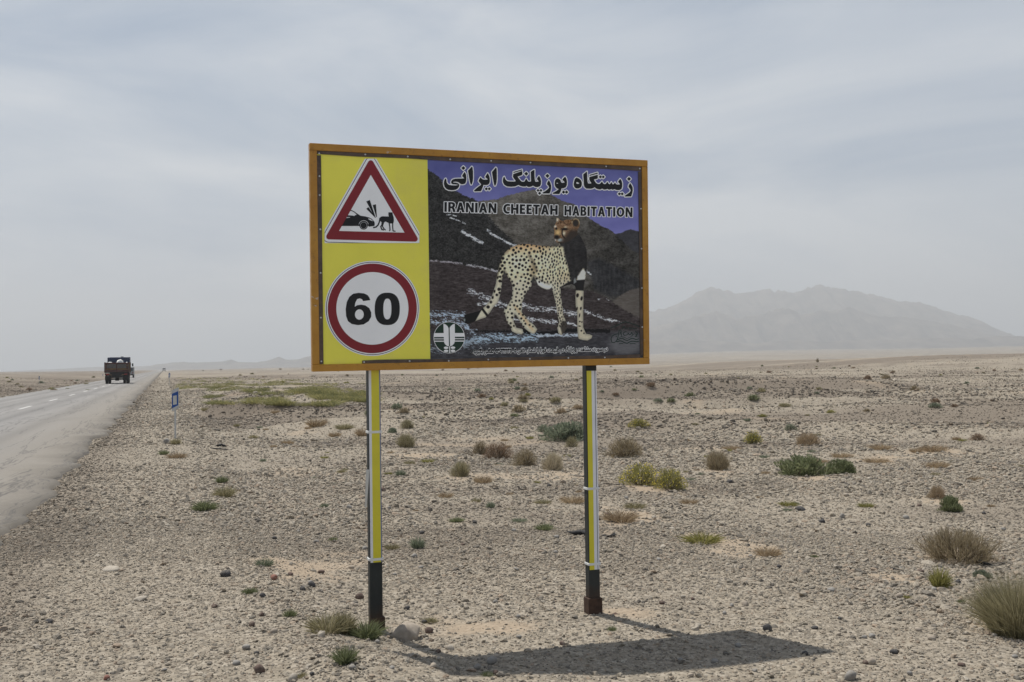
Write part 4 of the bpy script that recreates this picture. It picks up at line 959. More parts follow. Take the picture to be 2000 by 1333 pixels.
GL = {  # capital letters on a 100 high body: stems as quads, bowls as outlines with holes
 'I': (26, [[(0, 0), (25, 0), (25, 100), (0, 100)]], []),
 'H': (78, [[(0, 0), (25, 0), (25, 100), (0, 100)], [(53, 0), (78, 0), (78, 100), (53, 100)], [(20, 40), (58, 40), (58, 62), (20, 62)]], []),
 'E': (56, [[(0, 0), (25, 0), (25, 100), (0, 100)], [(20, 0), (56, 0), (56, 20), (20, 20)], [(20, 80), (55, 80), (55, 100), (20, 100)], [(20, 41), (52, 41), (52, 60), (20, 60)]], []),
 'T': (68, [[(21.5, 0), (46.5, 0), (46.5, 100), (21.5, 100)], [(0, 79), (68, 79), (68, 100), (0, 100)]], []),
 'A': (82, [[(0, 0), (26, 0), (33, 24), (50, 24), (57, 0), (83, 0), (54, 100), (28, 100)]], [[(36.5, 41), (47, 41), (41.7, 66)]]),
 'N': (80, [[(0, 0), (23, 0), (23, 60), (54, 0), (80, 0), (80, 100), (57, 100), (57, 42), (26, 100), (0, 100)]], []),
 'R': (68, [[(0, 0), (24, 0), (24, 38), (32, 38), (41, 30), (48, 0), (74, 0), (66, 32), (56, 45), (66, 56), (69, 72), (64, 89), (50, 99), (28, 101), (0, 100)]], [[(24, 57), (34, 57), (42, 62), (44, 70), (40, 79), (32, 82), (24, 82)]]),
 'B': (68, [[(0, 0), (34, 0), (54, 3), (67, 14), (69, 31), (62, 46), (52, 53), (63, 63), (64, 80), (55, 94), (38, 100), (0, 100)]], [[(24, 18), (34, 18), (43, 23), (43, 36), (34, 42), (24, 42)], [(24, 60), (32, 60), (39, 65), (39, 76), (32, 82), (24, 82)]]),
 'C': (68, [[(66, 3), (68, 23), (54, 19), (42, 20), (31, 29), (26, 50), (31, 70), (43, 80), (56, 80), (67, 76), (72, 96), (56, 101), (38, 101), (18, 92), (5, 75), (0, 50), (4, 26), (17, 8), (36, -1), (52, -1)]], []),
 'O': (92, [[(46, -1), (68, 6), (84, 22), (92, 50), (85, 78), (68, 95), (46, 101), (23, 95), (7, 78), (0, 50), (7, 22), (23, 6)]], [[(46, 19), (60, 27), (66, 50), (60, 73), (46, 81), (32, 73), (26, 50), (32, 27)]])}
def title(word, bl, br, cap):
    x0, x1 = bl[0] - 4, br[0] + 4; f = Field(x0, 388, x1, 432, 0.4)
    tot = sum(GL[c][0] for c in word) + 13.0 * (len(word) - 1); bl = np.array(bl, float); e = (np.array(br, float) - bl) / tot; up = np.array([0.012, -1.0]) * cap / 100; x = 0
    for c in word:
        w, ps, hs = GL[c]; g_ = Field(x0, 388, x1, 432, 0.4)
        for q in ps: g_.poly([bl + (x + u) * e + v * up for u, v in q])
        for q in hs: g_.poly([bl + (x + u) * e + v * up for u, v in q], sub=True)
        f.d = np.minimum(f.d, g_.d); x += w + 13.0
    f.build('title_outline', M['white'], lp, 0.0020, 1.5); f.build('title_lettering', M['ink'], lp, 0.0030, 0.0)
title('IRANIAN', (867.0, 414.6), (968.9, 417.2), 19.2); title('CHEETAH', (981.9, 418.0), (1088.6, 420.8), 19.0); title('HABITATION', (1101.8, 421.8), (1235.0, 425.2), 18.8)

AR = dict(zip('درصوتمشاهیزپلنگطبعفس', [(0xFEA9, 2), (0xFEAD, 2), (0xFEB9, 4), (0xFEED, 2), (0xFE95, 4), (0xFEE1, 4), (0xFEB5, 4), (0xFE8D, 2), (0xFEE9, 4), (0xFBFC, 4), (0xFEAF, 2), (0xFB56, 4), (0xFEDD, 4), (0xFEE5, 4), (0xFB92, 4), (0xFEC1, 4), (0xFE8F, 4), (0xFEC9, 4), (0xFED1, 4), (0xFEB1, 4)]))
def shape_word(w):
    out = []
    for i, ch in enumerate(w):
        if ch not in AR: out.append(ch); continue
        b, n = AR[ch]; prev = i > 0 and w[i - 1] in AR and AR[w[i - 1]][1] == 4; nxt = n == 4 and i + 1 < len(w) and w[i + 1] in AR
        out.append(chr(b + (3 if prev and nxt else 2 if nxt else 1 if prev else 0)))
    return ''.join(reversed(out))
small = ' '.join(reversed([shape_word(w) if w[0] in AR else w for w in 'در صورت مشاهده یوزپلنگ در طبیعت فورا با شماره تلفن ۰۵۶-۳۲۸۴۵۰۰۵ تماس بگیرید'.split()]))
f = Field(916, 672, 1196, 702, 0.4)
text_field(f, small, (924.5, 690.8), (1186, 686.0), 12.2, 0.35)
f.build('contact_outline', M['white'], lp, 0.0020, 0.9)
f.build('contact_lettering', M['ink'], lp, 0.0030, 0.0)

# round green emblem
ZE = lambda a: [(840 + x / 16.667, 620 + y / 16.667) for x, y in a]
f = Field(845, 627, 910, 693, 0.4); f.ell(840 + 622 / 16.667, 620 + 663 / 16.667, 30.5, 30.8); ed = f.d.copy()
eb = f.build('emblem_disc', M['white'], lp, 0.0016); f.d = ed + 0.95; f.build('emblem_green', M['emblem_green'], lp, 0.0024)
g = Field(845, 627, 910, 693, 0.4)
for q in ([(100, 520), (445, 520), (445, 648), (100, 648)], [(800, 520), (1150, 520), (1150, 640), (800, 640)], [(100, 697), (450, 697), (450, 720), (100, 720)], [(800, 690), (1150, 690), (1150, 715), (800, 715)],
          [(100, 768), (450, 768), (450, 800), (100, 800)], [(800, 764), (1150, 764), (1150, 796), (800, 796)], [(430, 215), (500, 240), (560, 290), (598, 360), (612, 950), (560, 940), (500, 900), (455, 830), (445, 700), (440, 520)],
          [(800, 215), (730, 240), (670, 290), (632, 345), (648, 950), (720, 925), (780, 860), (805, 790), (802, 520)], [(618, 950), (650, 950), (654, 1170), (622, 1170)]): g.poly(ZE(q))
for x, y in ((520, 997), (742, 993), (520, 1098), (742, 1095)): g.ell(840 + x / 16.667, 620 + y / 16.667, 4.4, 2.4)
g.d = np.maximum(g.d, ed + 0.3); g.build('emblem_figure', M['white'], lp, 0.0032)
# small dark logo with a roof and waves
ZL = lambda a: [(1180 + x / 16.667, 620 + y / 16.667) for x, y in a]
f = Field(1188, 625, 1252, 676, 0.4)
for q, w in (([(210, 360), (400, 290), (560, 200), (690, 155), (860, 210), (1020, 270), (1140, 320)], 1.7), ([(430, 740), (520, 705), (590, 700), (660, 745), (740, 770), (810, 740), (880, 700), (950, 705), (1030, 740), (1110, 715)], 1.8),
             ([(410, 810), (500, 780), (570, 790), (650, 840), (740, 860), (820, 815), (890, 790), (960, 795), (1040, 810), (1110, 800)], 2.0), ([(480, 872), (545, 862), (610, 872)], 1.3), ([(830, 872), (920, 860), (1010, 872)], 1.3),
             ([(470, 670), (560, 640), (640, 660), (730, 710), (820, 670), (900, 620)], 0.9), ([(430, 550), (330, 570), (250, 630), (215, 720), (240, 820), (300, 840), (380, 800), (430, 700), (460, 560), (480, 430), (540, 425), (545, 580)], 1.6),
             ([(580, 410), (615, 300), (665, 310), (650, 350), (605, 365)], 1.2), ([(690, 400), (690, 360), (720, 360), (725, 400)], 1.0), ([(745, 400), (750, 360), (780, 362)], 1.0), ([(830, 345), (800, 360), (830, 385), (800, 400)], 1.0), ([(850, 400), (855, 360)], 1.0),
             ([(880, 375), (910, 370), (890, 395), (915, 400)], 1.0), ([(935, 395), (960, 360), (970, 400)], 1.0), ([(1000, 400), (1010, 365), (1040, 370), (1050, 400)], 1.0),
             ([(710, 480), (640, 500), (610, 550), (640, 600), (730, 590), (780, 530), (800, 580), (850, 570), (890, 500), (910, 570), (900, 620)], 1.6), ([(1005, 470), (1060, 500), (1075, 560), (1020, 590), (1060, 630), (1000, 640)], 1.6), ([(500, 580), (530, 480), (560, 580)], 1.0)): f.line(ZL(q), w)
f.ell(1180 + 385 / 16.667, 620 + 635 / 16.667, 1.1, 1.4); f.ell(1180 + 555 / 16.667, 620 + 615 / 16.667, 1.0, 1.0); f.ell(1180 + 950 / 16.667, 620 + 580 / 16.667, 1.0, 1.0)
f.build('logo_figure', M['logo_green'], lp, 0.0016)

# posts with reflective strips, plastic straps and rusty feet
def post(foot, top_v, u_c, strips, z_strip, straps, sleeve):
    fx, fy = foot[0], foot[1]; zf = float(gz(fx, fy))
    w = 0.086
    ax = Vector((_rt[0], _rt[1], 0)); ay = Vector((_n[0], _n[1], 0))           # ay looks at the viewer
    # plumb post; its front face lies just behind the panel
    base = Vector((fx, fy, zf)) - Vector(ROOT)
    ztop = float(plane_at(u_c, H2 - 0.1)[2]) - ROOT[2]
    zpan = float(plane_at(u_c, -H2)[2]) - ROOT[2]
    Mx = Matrix(((ax.x, ay.x, 0, base.x), (ax.y, ay.y, 0, base.y), (0, 0, 1, 0), (0, 0, 0, 1)))
    m = MB(); z0 = base.z - 0.3; m.box((0, 0, (z0 + ztop) / 2), (w, 0.07, ztop - z0), Mx, 0.006); p = m.build('post', M['post'], sign)
    for (a, b, mat) in strips:
        m = MB(); m.box(((a + b) / 2, 0.0365, (z_strip[0] + z_strip[1]) / 2 + base.z), (b - a, 0.003, z_strip[1] - z_strip[0]), Mx); m.build('reflective_strip', mat, p)
    for z, tilt in straps:
        m = MB(); m.box((0.0, 0.004, base.z + z), (w + 0.012, 0.075, 0.017), Mx @ Matrix.Rotation(tilt, 4, 'Y') if False else Mx, 0.002); m.build('strap', M['strap'], p)
    if sleeve:
        m = MB(); m.box((0, 0, base.z + 0.03), (w + 0.022, 0.094, 0.17), Mx, 0.003); m.build('base_sleeve', M['rust'], p)
        m = MB(); m.box((0.03, 0.0, base.z - 0.007), (0.26, 0.2, 0.012), Mx, 0.002); m.build('base_plate', M['rust'], p)
    else:
        m = MB(); m.box((0.012, 0.0, base.z + 0.04), (w + 0.004, 0.078, 0.09), Mx, 0.003); m.build('base_sleeve', M['rust'], p)
    return p, Mx, base
plain('strap', (0.68, 0.68, 0.66), 0.5, 0.06, 10)
plain('reflect_yellow', (0.66, 0.58, 0.030), 0.35, 0.06, 8, 0, 0.5)
plain('reflect_white', (0.74, 0.74, 0.76), 0.35, 0.06, 8, 0, 0.5)
plain('reflect_blue', (0.20, 0.23, 0.36), 0.4, 0.1, 8, 0, 0.5)
pl, MxL, bL = post(FOOT_L, 0, -0.815, [(-0.038, -0.021, M['reflect_white']), (-0.021, 0.033, M['reflect_yellow']), (0.033, 0.039, M['reflect_blue'])], (0.455, 1.765), [(0.475, 0), (1.33, 0)], False)
pr, MxR, bR = post(FOOT_R, 0, 0.783, [(-0.038, -0.001, M['reflect_yellow']), (-0.001, 0.024, M['reflect_white']), (0.029, 0.039, M['reflect_white'])], (0.32, 1.76), [(0.36, 0), (0.905, 0)], True)
# torn ribbon of clear wrap hanging from the left post
m = MB(); pts = [(-0.05, 0.036, 1.08), (-0.058, 0.046, 1.0), (-0.066, 0.05, 0.92), (-0.072, 0.045, 0.83)]
V = []
for i, (a, b, c) in enumerate(pts):
    for w in (-0.012 + 0.003 * i, 0.010): V.append(MxL @ Vector((a + w, b + 0.3 * w, c + bL.z)))
for i, (a, b, c) in enumerate(pts):
    for w in (-0.012 + 0.003 * i, 0.010): V.append(MxL @ Vector((a + w, b + 0.3 * w + 0.0015, c + bL.z)))
fc = []
for i in range(3): fc += [(2 * i, 2 * i + 1, 2 * i + 3, 2 * i + 2), (8 + 2 * i, 10 + 2 * i, 11 + 2 * i, 9 + 2 * i)]
m.add(V, fc); plain('wrap', (0.55, 0.53, 0.48), 0.4, 0.1, 9); m.build('torn_wrap', M['wrap'], pl)
for uu in (-0.815, 0.783):
    for vv in (-0.35, 0.35): sbox('bracket', M['zinc'], uu - 0.07, uu + 0.07, vv - 0.015, vv + 0.015, -0.062, -0.0445)

def where(px, py):
    a = 'left of the road' if px < 380 else 'left of the sign' if px < 720 else 'between the sign posts' if px < 1150 else 'just right of the sign' if px < 1450 else 'in the right part' if px < 1750 else 'near the right edge'
    b = 'very far' if py < 726 else 'far' if py < 745 else 'at mid distance' if py < 790 else 'in the middle ground' if py < 880 else 'in nearer ground' if py < 1000 else 'in the near gravel' if py < 1180 else 'in the foreground'
    return b + ', ' + a
# ------------------------------------------------------------------ stones
def rock_mesh(name, seed, sub=2, flat=0.6, rough=0.35):
    rr = random.Random(seed); bm = bmesh.new(); bmesh.ops.create_icosphere(bm, subdivisions=sub, radius=0.5)
    dirs = [Vector((rr.gauss(0, 1), rr.gauss(0, 1), rr.gauss(0, 1))).normalized() for _ in range(9)]
    cut = [rr.uniform(0.27, 0.44) for _ in dirs]
    for q in bm.verts:
        n = q.co.normalized(); r = 0.5
        for d_, c in zip(dirs, cut):
            k_ = n.dot(d_)
            if k_ > 0.2: r = min(r, c / k_)
        r *= 1 + rough * 0.25 * (rr.random() - 0.5)
        q.co = Vector((n.x * r, n.y * r * rr.uniform(0.97, 1.03), n.z * r * flat))
    bmesh.ops.smooth_vert(bm, verts=bm.verts, factor=0.35, use_axis_x=True, use_axis_y=True, use_axis_z=True)
    me = bpy.data.meshes.new(name); bm.to_mesh(me); bm.free(); me.polygons.foreach_set('use_smooth', [True] * len(me.polygons)); return me
ROCKS = [rock_mesh('stone', 900 + i, 3 if i == 2 else 2, 0.5 + 0.1 * (i % 4), 0.3) for i in range(7)]
def stone(px, py, w, h, mat, label, group=None, rot=None, sink=0.22, idx=None, cat='stone'):
    """a loose stone whose foot is seen at pixel (px, py), w x h pixels large"""
    x, y, z, t = at_ground(px, py)
    W = w * t / F_PX; H = h * t / F_PX
    me = ROCKS[(idx if idx is not None else random.randrange(7))].copy(); me.materials.append(M[mat])
    o = obj('stone', me); zz = np.array([q.co.z for q in me.vertices]); hz = zz.max() - zz.min()
    sc = H / (hz * (1 - sink)); o.scale = (W / 0.86, W / 0.86 * random.uniform(0.75, 1.0), min(sc, W / 0.5))
    o.location = (x, y + 0.3 * W, z - zz.min() * o.scale[2] - hz * o.scale[2] * sink); o.rotation_euler = (random.uniform(-0.1, 0.1), random.uniform(-0.1, 0.1), rot if rot is not None else random.uniform(0, 6.3))
    tag(o, label, cat, group); return o
stone(792, 1251, 64, 29, 'stone_tan', 'large rounded tan rock at the foot of the left sign post', idx=2, rot=0.2)
stone(837, 1238, 18, 14, 'stone_brown', 'small dark brown stone just right of the large tan rock')
stone(325, 867, 17, 11, 'stone_grey', 'grey rock on the road side of the near blue marker post')
stone(334, 868, 15, 10, 'stone_tan', 'tan rock touching the foot of the near blue marker post')
stone(1502, 1234, 22, 14, 'stone_dark', 'dark stone just above the tip of the sign shadow')
stone(960, 1299, 24, 18, 'stone_grey', 'grey stone lying inside the left part of the sign shadow')
stone(1663, 1331, 30, 20, 'stone_grey', 'grey stone on the bottom edge right of the sign shadow')
stone(1705, 1299, 19, 12, 'stone_tan', 'pinkish tan stone right of the sign shadow tip')
stone(1778, 1320, 14, 11, 'stone_grey', 'small grey stone low in the bottom right gravel')
stone(506, 1316, 26, 18, 'stone_brown', 'dark half buried rock on the bottom edge left of the sign')
stone(535, 1133, 17, 10, 'stone_red', 'reddish brick coloured stone left of the left post')
stone(702, 1171, 18, 11, 'stone_brown', 'dark brown stone just left of the left post')
stone(608, 1147, 18, 11, 'stone_dark', 'flat dark stone between the red stone and the left post')
stone(590, 1154, 16, 8, 'stone_dark', 'flat black stone left of the flat dark stone')
stone(512, 1167, 13, 8, 'stone_dark', 'small black stone below the red stone')
stone(440, 1127, 23, 12, 'stone_dark', 'black lump on the road shoulder left of the red stone')
stone(212, 1116, 40, 7, 'stone_pale', 'long flat cream stone on the road shoulder')
stone(271, 1175, 28, 8, 'stone_pale', 'flat cream stone nearer than the long cream one')
stone(206, 1329, 16, 9, 'stone_red', 'orange stone on the bottom edge of the shoulder')
stone(570, 1333, 22, 16, 'stone_pale', 'pale round stone on the bottom edge near the dark rock')
stone(94, 1218, 18, 8, 'stone_dark', 'flat black stone low on the road shoulder at far left')
stone(1647, 1013, 13, 10, 'stone_grey', 'upright grey stone in the gravel left of the dark green ball shrub')
stone(1608, 1022, 14, 8, 'stone_dark', 'dark flat stone left of the upright grey stone')
stone(1697, 1029, 12, 7, 'stone_dark', 'small dark stone right of the upright grey stone')
stone(1565, 998, 24, 8, 'stone_dark', 'long dark stone below the tall green shrub pair')
stone(1426, 944, 15, 7, 'stone_dark', 'blackish stone below the round dark brown shrub')
stone(1072, 951, 9, 6, 'stone_dark', 'small black stone left of the right post near its upper strap')
stone(1522, 1206 - 96, 12, 7, 'stone_dark', 'dark stone in the gravel right of the bare sand mound')
GS = 'loose stones scattered over the gravel'
for i in range(150):
    yy = 930 + 400 * random.random() ** 0.8; xx = random.uniform(120, 1990)
    if xx < 560 - (yy - 930) * 0.7: continue
    w = random.uniform(10, 17) * (0.6 + (yy - 800) / 900)
    mt = random.choice(['stone_grey', 'stone_grey', 'stone_dark', 'stone_pale', 'stone_tan', 'stone_brown', 'stone_grey'])
    stone(xx, yy, w, w * random.uniform(0.4, 0.6), mt, 'loose %s %s stone %s' % ('larger' if w > 15 else 'small', {'stone_grey': 'grey', 'stone_dark': 'dark', 'stone_pale': 'pale', 'stone_tan': 'tan', 'stone_brown': 'brown'}[mt], where(xx, yy)), GS)

# gravel: instanced pebbles, far too many to count
def gravel(name, label, P, scl, sub, seed0):
    n = len(P)
    me = bpy.data.meshes.new(name); me.vertices.add(n); me.vertices.foreach_set('co', P.astype(np.float32).ravel())
    a = me.attributes.new('rot', 'FLOAT_VECTOR', 'POINT'); rot = np.stack([RNG.normal(0, 0.35, n), RNG.normal(0, 0.35, n), RNG.uniform(0, 6.28, n)], 1); a.data.foreach_set('vector', rot.astype(np.float32).ravel())
    a = me.attributes.new('scl', 'FLOAT_VECTOR', 'POINT'); a.data.foreach_set('vector', scl.astype(np.float32).ravel())
    a = me.attributes.new('idx', 'INT', 'POINT'); a.data.foreach_set('value', RNG.integers(0, 5, n).astype(np.int32))
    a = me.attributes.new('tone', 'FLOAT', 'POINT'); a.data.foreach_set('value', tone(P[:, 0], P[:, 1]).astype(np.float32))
    me.update(); o = obj(name, me); tag(o, label, 'gravel', kind='stuff')
    t = bpy.data.node_groups.new(name, 'GeometryNodeTree'); t.interface.new_socket('Geometry', in_out='INPUT', socket_type='NodeSocketGeometry'); t.interface.new_socket('Geometry', in_out='OUTPUT', socket_type='NodeSocketGeometry')
    N = t.nodes; L = t.links.new; gi = N.new('NodeGroupInput'); go = N.new('NodeGroupOutput'); g2i = N.new('GeometryNodeGeometryToInstance')
    for i in range(5):
        ic = N.new('GeometryNodeMeshIcoSphere'); ic.inputs['Radius'].default_value = 0.5; ic.inputs['Subdivisions'].default_value = sub
        nz = N.new('ShaderNodeTexNoise'); nz.noise_dimensions = '4D'; nz.inputs['W'].default_value = seed0 + 3.7 * i; nz.inputs['Scale'].default_value = 1.5; nz.inputs['Detail'].default_value = 1.0
        ps = N.new('GeometryNodeInputPosition'); L(ps.outputs[0], nz.inputs['Vector'])
        sb = N.new('ShaderNodeVectorMath'); sb.operation = 'SUBTRACT'; L(nz.outputs['Color'], sb.inputs[0]); sb.inputs[1].default_value = (0.5, 0.5, 0.5)
        ml = N.new('ShaderNodeVectorMath'); ml.operation = 'SCALE'; L(sb.outputs[0], ml.inputs[0]); ml.inputs['Scale'].default_value = 0.95
        st = N.new('GeometryNodeSetPosition'); L(ic.outputs['Mesh'], st.inputs['Geometry']); L(ml.outputs[0], st.inputs['Offset'])
        sm = N.new('GeometryNodeSetMaterial'); L(st.outputs[0], sm.inputs['Geometry']); sm.inputs['Material'].default_value = M['gravel']
        sf = N.new('GeometryNodeSetShadeSmooth'); L(sm.outputs[0], sf.inputs['Geometry']); sf.inputs['Shade Smooth'].default_value = False
        L(sf.outputs[0], g2i.inputs[0])
    ip = N.new('GeometryNodeInstanceOnPoints'); L(gi.outputs[0], ip.inputs['Points']); L(g2i.outputs[0], ip.inputs['Instance']); ip.inputs['Pick Instance'].default_value = True
    for nm, ty, sock in (('idx', 'INT', 'Instance Index'), ('rot', 'FLOAT_VECTOR', 'Rotation'), ('scl', 'FLOAT_VECTOR', 'Scale')):
        na = N.new('GeometryNodeInputNamedAttribute'); na.data_type = ty; na.inputs['Name'].default_value = nm
        if nm == 'rot':
            er = N.new('FunctionNodeEulerToRotation'); L(na.outputs[0], er.inputs[0]); L(er.outputs[0], ip.inputs[sock])
        else: L(na.outputs[0], ip.inputs[sock])
    L(ip.outputs[0], go.inputs[0])
    md = o.modifiers.new('gravel', 'NODES'); md.node_group = t
    return o
def scatter(n, y0, y1, size, spread, power=1.0, side=0.6):
    """n pebbles in the view wedge between depths y0 and y1"""
    u = RNG.random(n); y = np.sqrt(y0 ** 2 + (y1 ** 2 - y0 ** 2) * u) if power == 1 else y0 * (y1 / y0) ** u
    x = (RNG.random(n) * 2 - 1) * (side * y + 0.8)
    p, s = to_ps(x, y)
    onroad = (p < ROAD_R - 0.02 - 1.3 * RNG.random(n) ** 3.2) & (p > ROAD_L)
    sandy = sandmask(x, y) * 1.02 > RNG.random(n)
    thin = fbm(x / 5.5, y / 4.0, 3, 411); fine = ss(0.4, 0.62, thin)
    drop = RNG.random(n) < 0.28 * fine
    k_ = ~(onroad | sandy | (drop & (p > 1.0)))
    x, y, p, fine = x[k_], y[k_], p[k_], fine[k_]; m = len(x)
    size = np.clip(0.00145 * y + 0.008, 0.016, 0.085) if size is None else np.full(m, size)
    d = size * np.exp(RNG.normal(0, spread, m)) * (1 - 0.36 * fine) * np.where(p < 0.5, 0.82, 1.0) * np.where(p < 1.6, 1.0, 0.85 + 0.4 * fbm(x / 3.0, y / 2.2, 3, 431))
    d = np.minimum(d, size * 3.4)
    sc = np.stack([d * RNG.uniform(0.75, 1.35, m), d * RNG.uniform(0.7, 1.1, m), d * RNG.uniform(0.38, 0.75, m)], 1)
    z = gz(x, y) + sc[:, 2] * RNG.uniform(0.02, 0.28, m)
    return np.stack([x, y, z], 1), sc
A1 = scatter(190000, 4.0, 11.5, 0.0165, 0.42); A2 = scatter(17000, 4.0, 13.0, 0.040, 0.33)
gravel('gravel', 'loose grey and tan gravel covering the near ground', np.concatenate([A1[0], A2[0]]), np.concatenate([A1[1], A2[1]]), 2, 1.0)
B1 = scatter(430000, 9.0, 220.0, None, 0.42, 0)
gravel('gravel', 'loose grey and tan gravel covering the middle distance', B1[0], B1[1], 1, 40.0)

# ------------------------------------------------------------------ shrubs
def ribbons(base, tip, mid, width, shade, rng):
    """thin two-segment leaves from base over mid to tip; arrays (n,3)"""
    n = len(base); d = tip - base; side = np.cross(d, rng.normal(0, 1, (n, 3))); side /= np.linalg.norm(side, axis=1)[:, None] + 1e-9
    w = (width / 2)[:, None] * side
    V = np.stack([base - w * 0.8, base + w * 0.8, mid - w, mid + w, tip], 1).reshape(-1, 3)
    i = np.arange(n)[:, None] * 5
    Fq = np.concatenate([i + np.array([[0, 1, 3]]), i + np.array([[0, 3, 2]]), i + np.array([[2, 3, 4]])], 0)
    C = np.repeat(shade, 5)
    return V, Fq, C
def dome_pts(n, rng, h, shell=0.35):
    th = rng.uniform(0, 2 * pi, n); cz = rng.uniform(0.0, 1.0, n) ** 0.85; r = rng.uniform(shell, 1.0, n) ** 0.6
    q = rng.normal(0, 1, (6, 3)) * np.array([2.2, 2.2, 2.2]); ph = rng.uniform(0, 6.28, 6); dv = np.stack([np.cos(th), np.sin(th), cz * 1.4], 1)
    lump = 0.92 + 0.115 * np.sin(dv @ q.T * 1.6 + ph).sum(1) * 0.9
    lump = np.clip(lump, 0.45, 1.35)
    s_ = np.sqrt(1 - cz * cz * 0.96)
    return np.stack([np.cos(th) * s_ * r * lump, np.sin(th) * s_ * r * lump, cz * r * h * (0.9 + 0.1 * lump)], 1)
PROTO = {}
def proto_dome(key, seed, n=1500, h=0.85, leaf=0.16, lw=0.012, up=0.4):
    """rounded bush, unit radius 1 and height about h"""
    rng = np.random.default_rng(seed); P = dome_pts(n, rng, h)
    out = P / (np.linalg.norm(P, axis=1)[:, None] + 1e-6)
    d = out * 0.8 + rng.normal(0, 0.45, (n, 3)) + np.array([0, 0, up]); d /= np.linalg.norm(d, axis=1)[:, None]
    L = leaf * rng.uniform(0.5, 1.4, n)[:, None]; base = P - d * L * 0.5; tip = P + d * L * 0.5 + rng.normal(0, 0.02, (n, 3)); mid = (base + tip) / 2 + rng.normal(0, 0.012, (n, 3))
    sh = np.clip(0.5 + rng.normal(0, 0.24, n), 0, 1)
    V, Fq, C = ribbons(base, tip, mid, lw * rng.uniform(0.7, 1.5, n), sh, rng); V[:, 2] = np.maximum(V[:, 2], 0.0)
    fo = np_mesh('foliage', V, Fq, 3); set_col(fo, np.repeat(C[:, None], 3, 1))
    m = 150; T = dome_pts(m, rng, h * 0.95, 0.8); B = T * np.array([0.16, 0.16, 0.0]); B[:, 2] = -0.03
    Mi = (B + T) / 2 + np.array([0, 0, 1]) * rng.uniform(-0.02, 0.12, m)[:, None]; V, Fq, C = ribbons(B, T, Mi, 0.014 * rng.uniform(0.7, 1.5, m), np.full(m, 0.4), rng)
    st = np_mesh('stems', V, Fq, 3); set_col(st, np.repeat(C[:, None], 3, 1))
    PROTO[key] = (fo, st)
def proto_upright(key, seed, n=1300, h=1.0, lw=0.03, leaf=0.12, stems=55):
    """leafy shrub of upright shoots"""
    rng = np.random.default_rng(seed); th = rng.uniform(0, 2 * pi, stems); rr = np.sqrt(rng.uniform(0, 1, stems)); bx = np.stack([np.cos(th) * rr * 0.75, np.sin(th) * rr * 0.75, np.full(stems, -0.03)], 1)
    hh = h * rng.uniform(0.65, 1.05, stems) * (1 - 0.35 * rr ** 2); tp = bx + np.stack([np.cos(th) * rr * 0.3 + rng.normal(0, 0.08, stems), np.sin(th) * rr * 0.3 + rng.normal(0, 0.08, stems), hh], 1)
    k_ = rng.integers(0, stems, n); t = rng.uniform(0.12, 1.0, n)[:, None] ** 0.75; P = bx[k_] * (1 - t) + tp[k_] * t + rng.normal(0, 0.035, (n, 3))
    d = rng.normal(0, 0.8, (n, 3)) + np.array([0, 0, 0.9]); d /= np.linalg.norm(d, axis=1)[:, None]; L = leaf * rng.uniform(0.6, 1.4, n)[:, None]
    V, Fq, C = ribbons(P, P + d * L, P + d * L * 0.5 + rng.normal(0, 0.01, (n, 3)), lw * rng.uniform(0.7, 1.4, n), np.clip(0.5 + rng.normal(0, 0.25, n), 0, 1), rng); V[:, 2] = np.maximum(V[:, 2], 0.0)
    fo = np_mesh('foliage', V, Fq, 3); set_col(fo, np.repeat(C[:, None], 3, 1))
    V, Fq, C = ribbons(bx, tp, (bx + tp) / 2 + rng.normal(0, 0.02, (stems, 3)), np.full(stems, 0.02), np.full(stems, 0.4), rng); st = np_mesh('stems', V, Fq, 3); set_col(st, np.repeat(C[:, None], 3, 1))
    PROTO[key] = (fo, st)
def proto_grass(key, seed, n=160, h=1.0, lw=0.03, spread=0.7, lean=0.5):
    rng = np.random.default_rng(seed); th = rng.uniform(0, 2 * pi, n); rr = np.sqrt(rng.uniform(0, 1, n)); B = np.stack([np.cos(th) * rr * spread * 0.6, np.sin(th) * rr * spread * 0.6, np.full(n, -0.02)], 1)
    H = h * rng.uniform(0.35, 1.0, n) * (1 - 0.4 * rr ** 2); O = rng.normal(0, 0.25, (n, 3)) + np.stack([np.cos(th) * rr, np.sin(th) * rr, 0 * rr], 1) * lean
    T = B + np.stack([O[:, 0], O[:, 1], H], 1); Mi = B + np.stack([O[:, 0] * 0.35, O[:, 1] * 0.35, H * 0.62], 1)
    V, Fq, C = ribbons(B, T, Mi, lw * rng.uniform(0.6, 1.4, n), np.clip(0.5 + rng.normal(0, 0.27, n), 0, 1), rng); fo = np_mesh('blades', V, Fq, 3); set_col(fo, np.repeat(C[:, None], 3, 1)); PROTO[key] = (fo, None)
for i in range(3):
    proto_dome('leafy%d' % i, 640 + i, 2600, 0.9, 0.15, 0.034, 0.9)
    proto_dome('dome%d' % i, 500 + i, 2300, 0.85 + 0.1 * i, 0.17, 0.013); proto_dome('fine%d' % i, 520 + i, 3600, 0.95, 0.26, 0.0085, 0.9)
    proto_upright('up%d' % i, 540 + i); proto_grass('tuft%d' % i, 560 + i, 420, 1.0, 0.040, 0.9, 0.65); proto_grass('dead%d' % i, 580 + i, 420, 0.6, 0.028, 1.2, 0.9)
    proto_dome('far%d' % i, 600 + i, 420, 0.9, 0.3, 0.05)
proto_grass('bush', 598, 4200, 1.0, 0.0085, 1.3, 0.85)
_fl = MB()
_rr = random.Random(3)
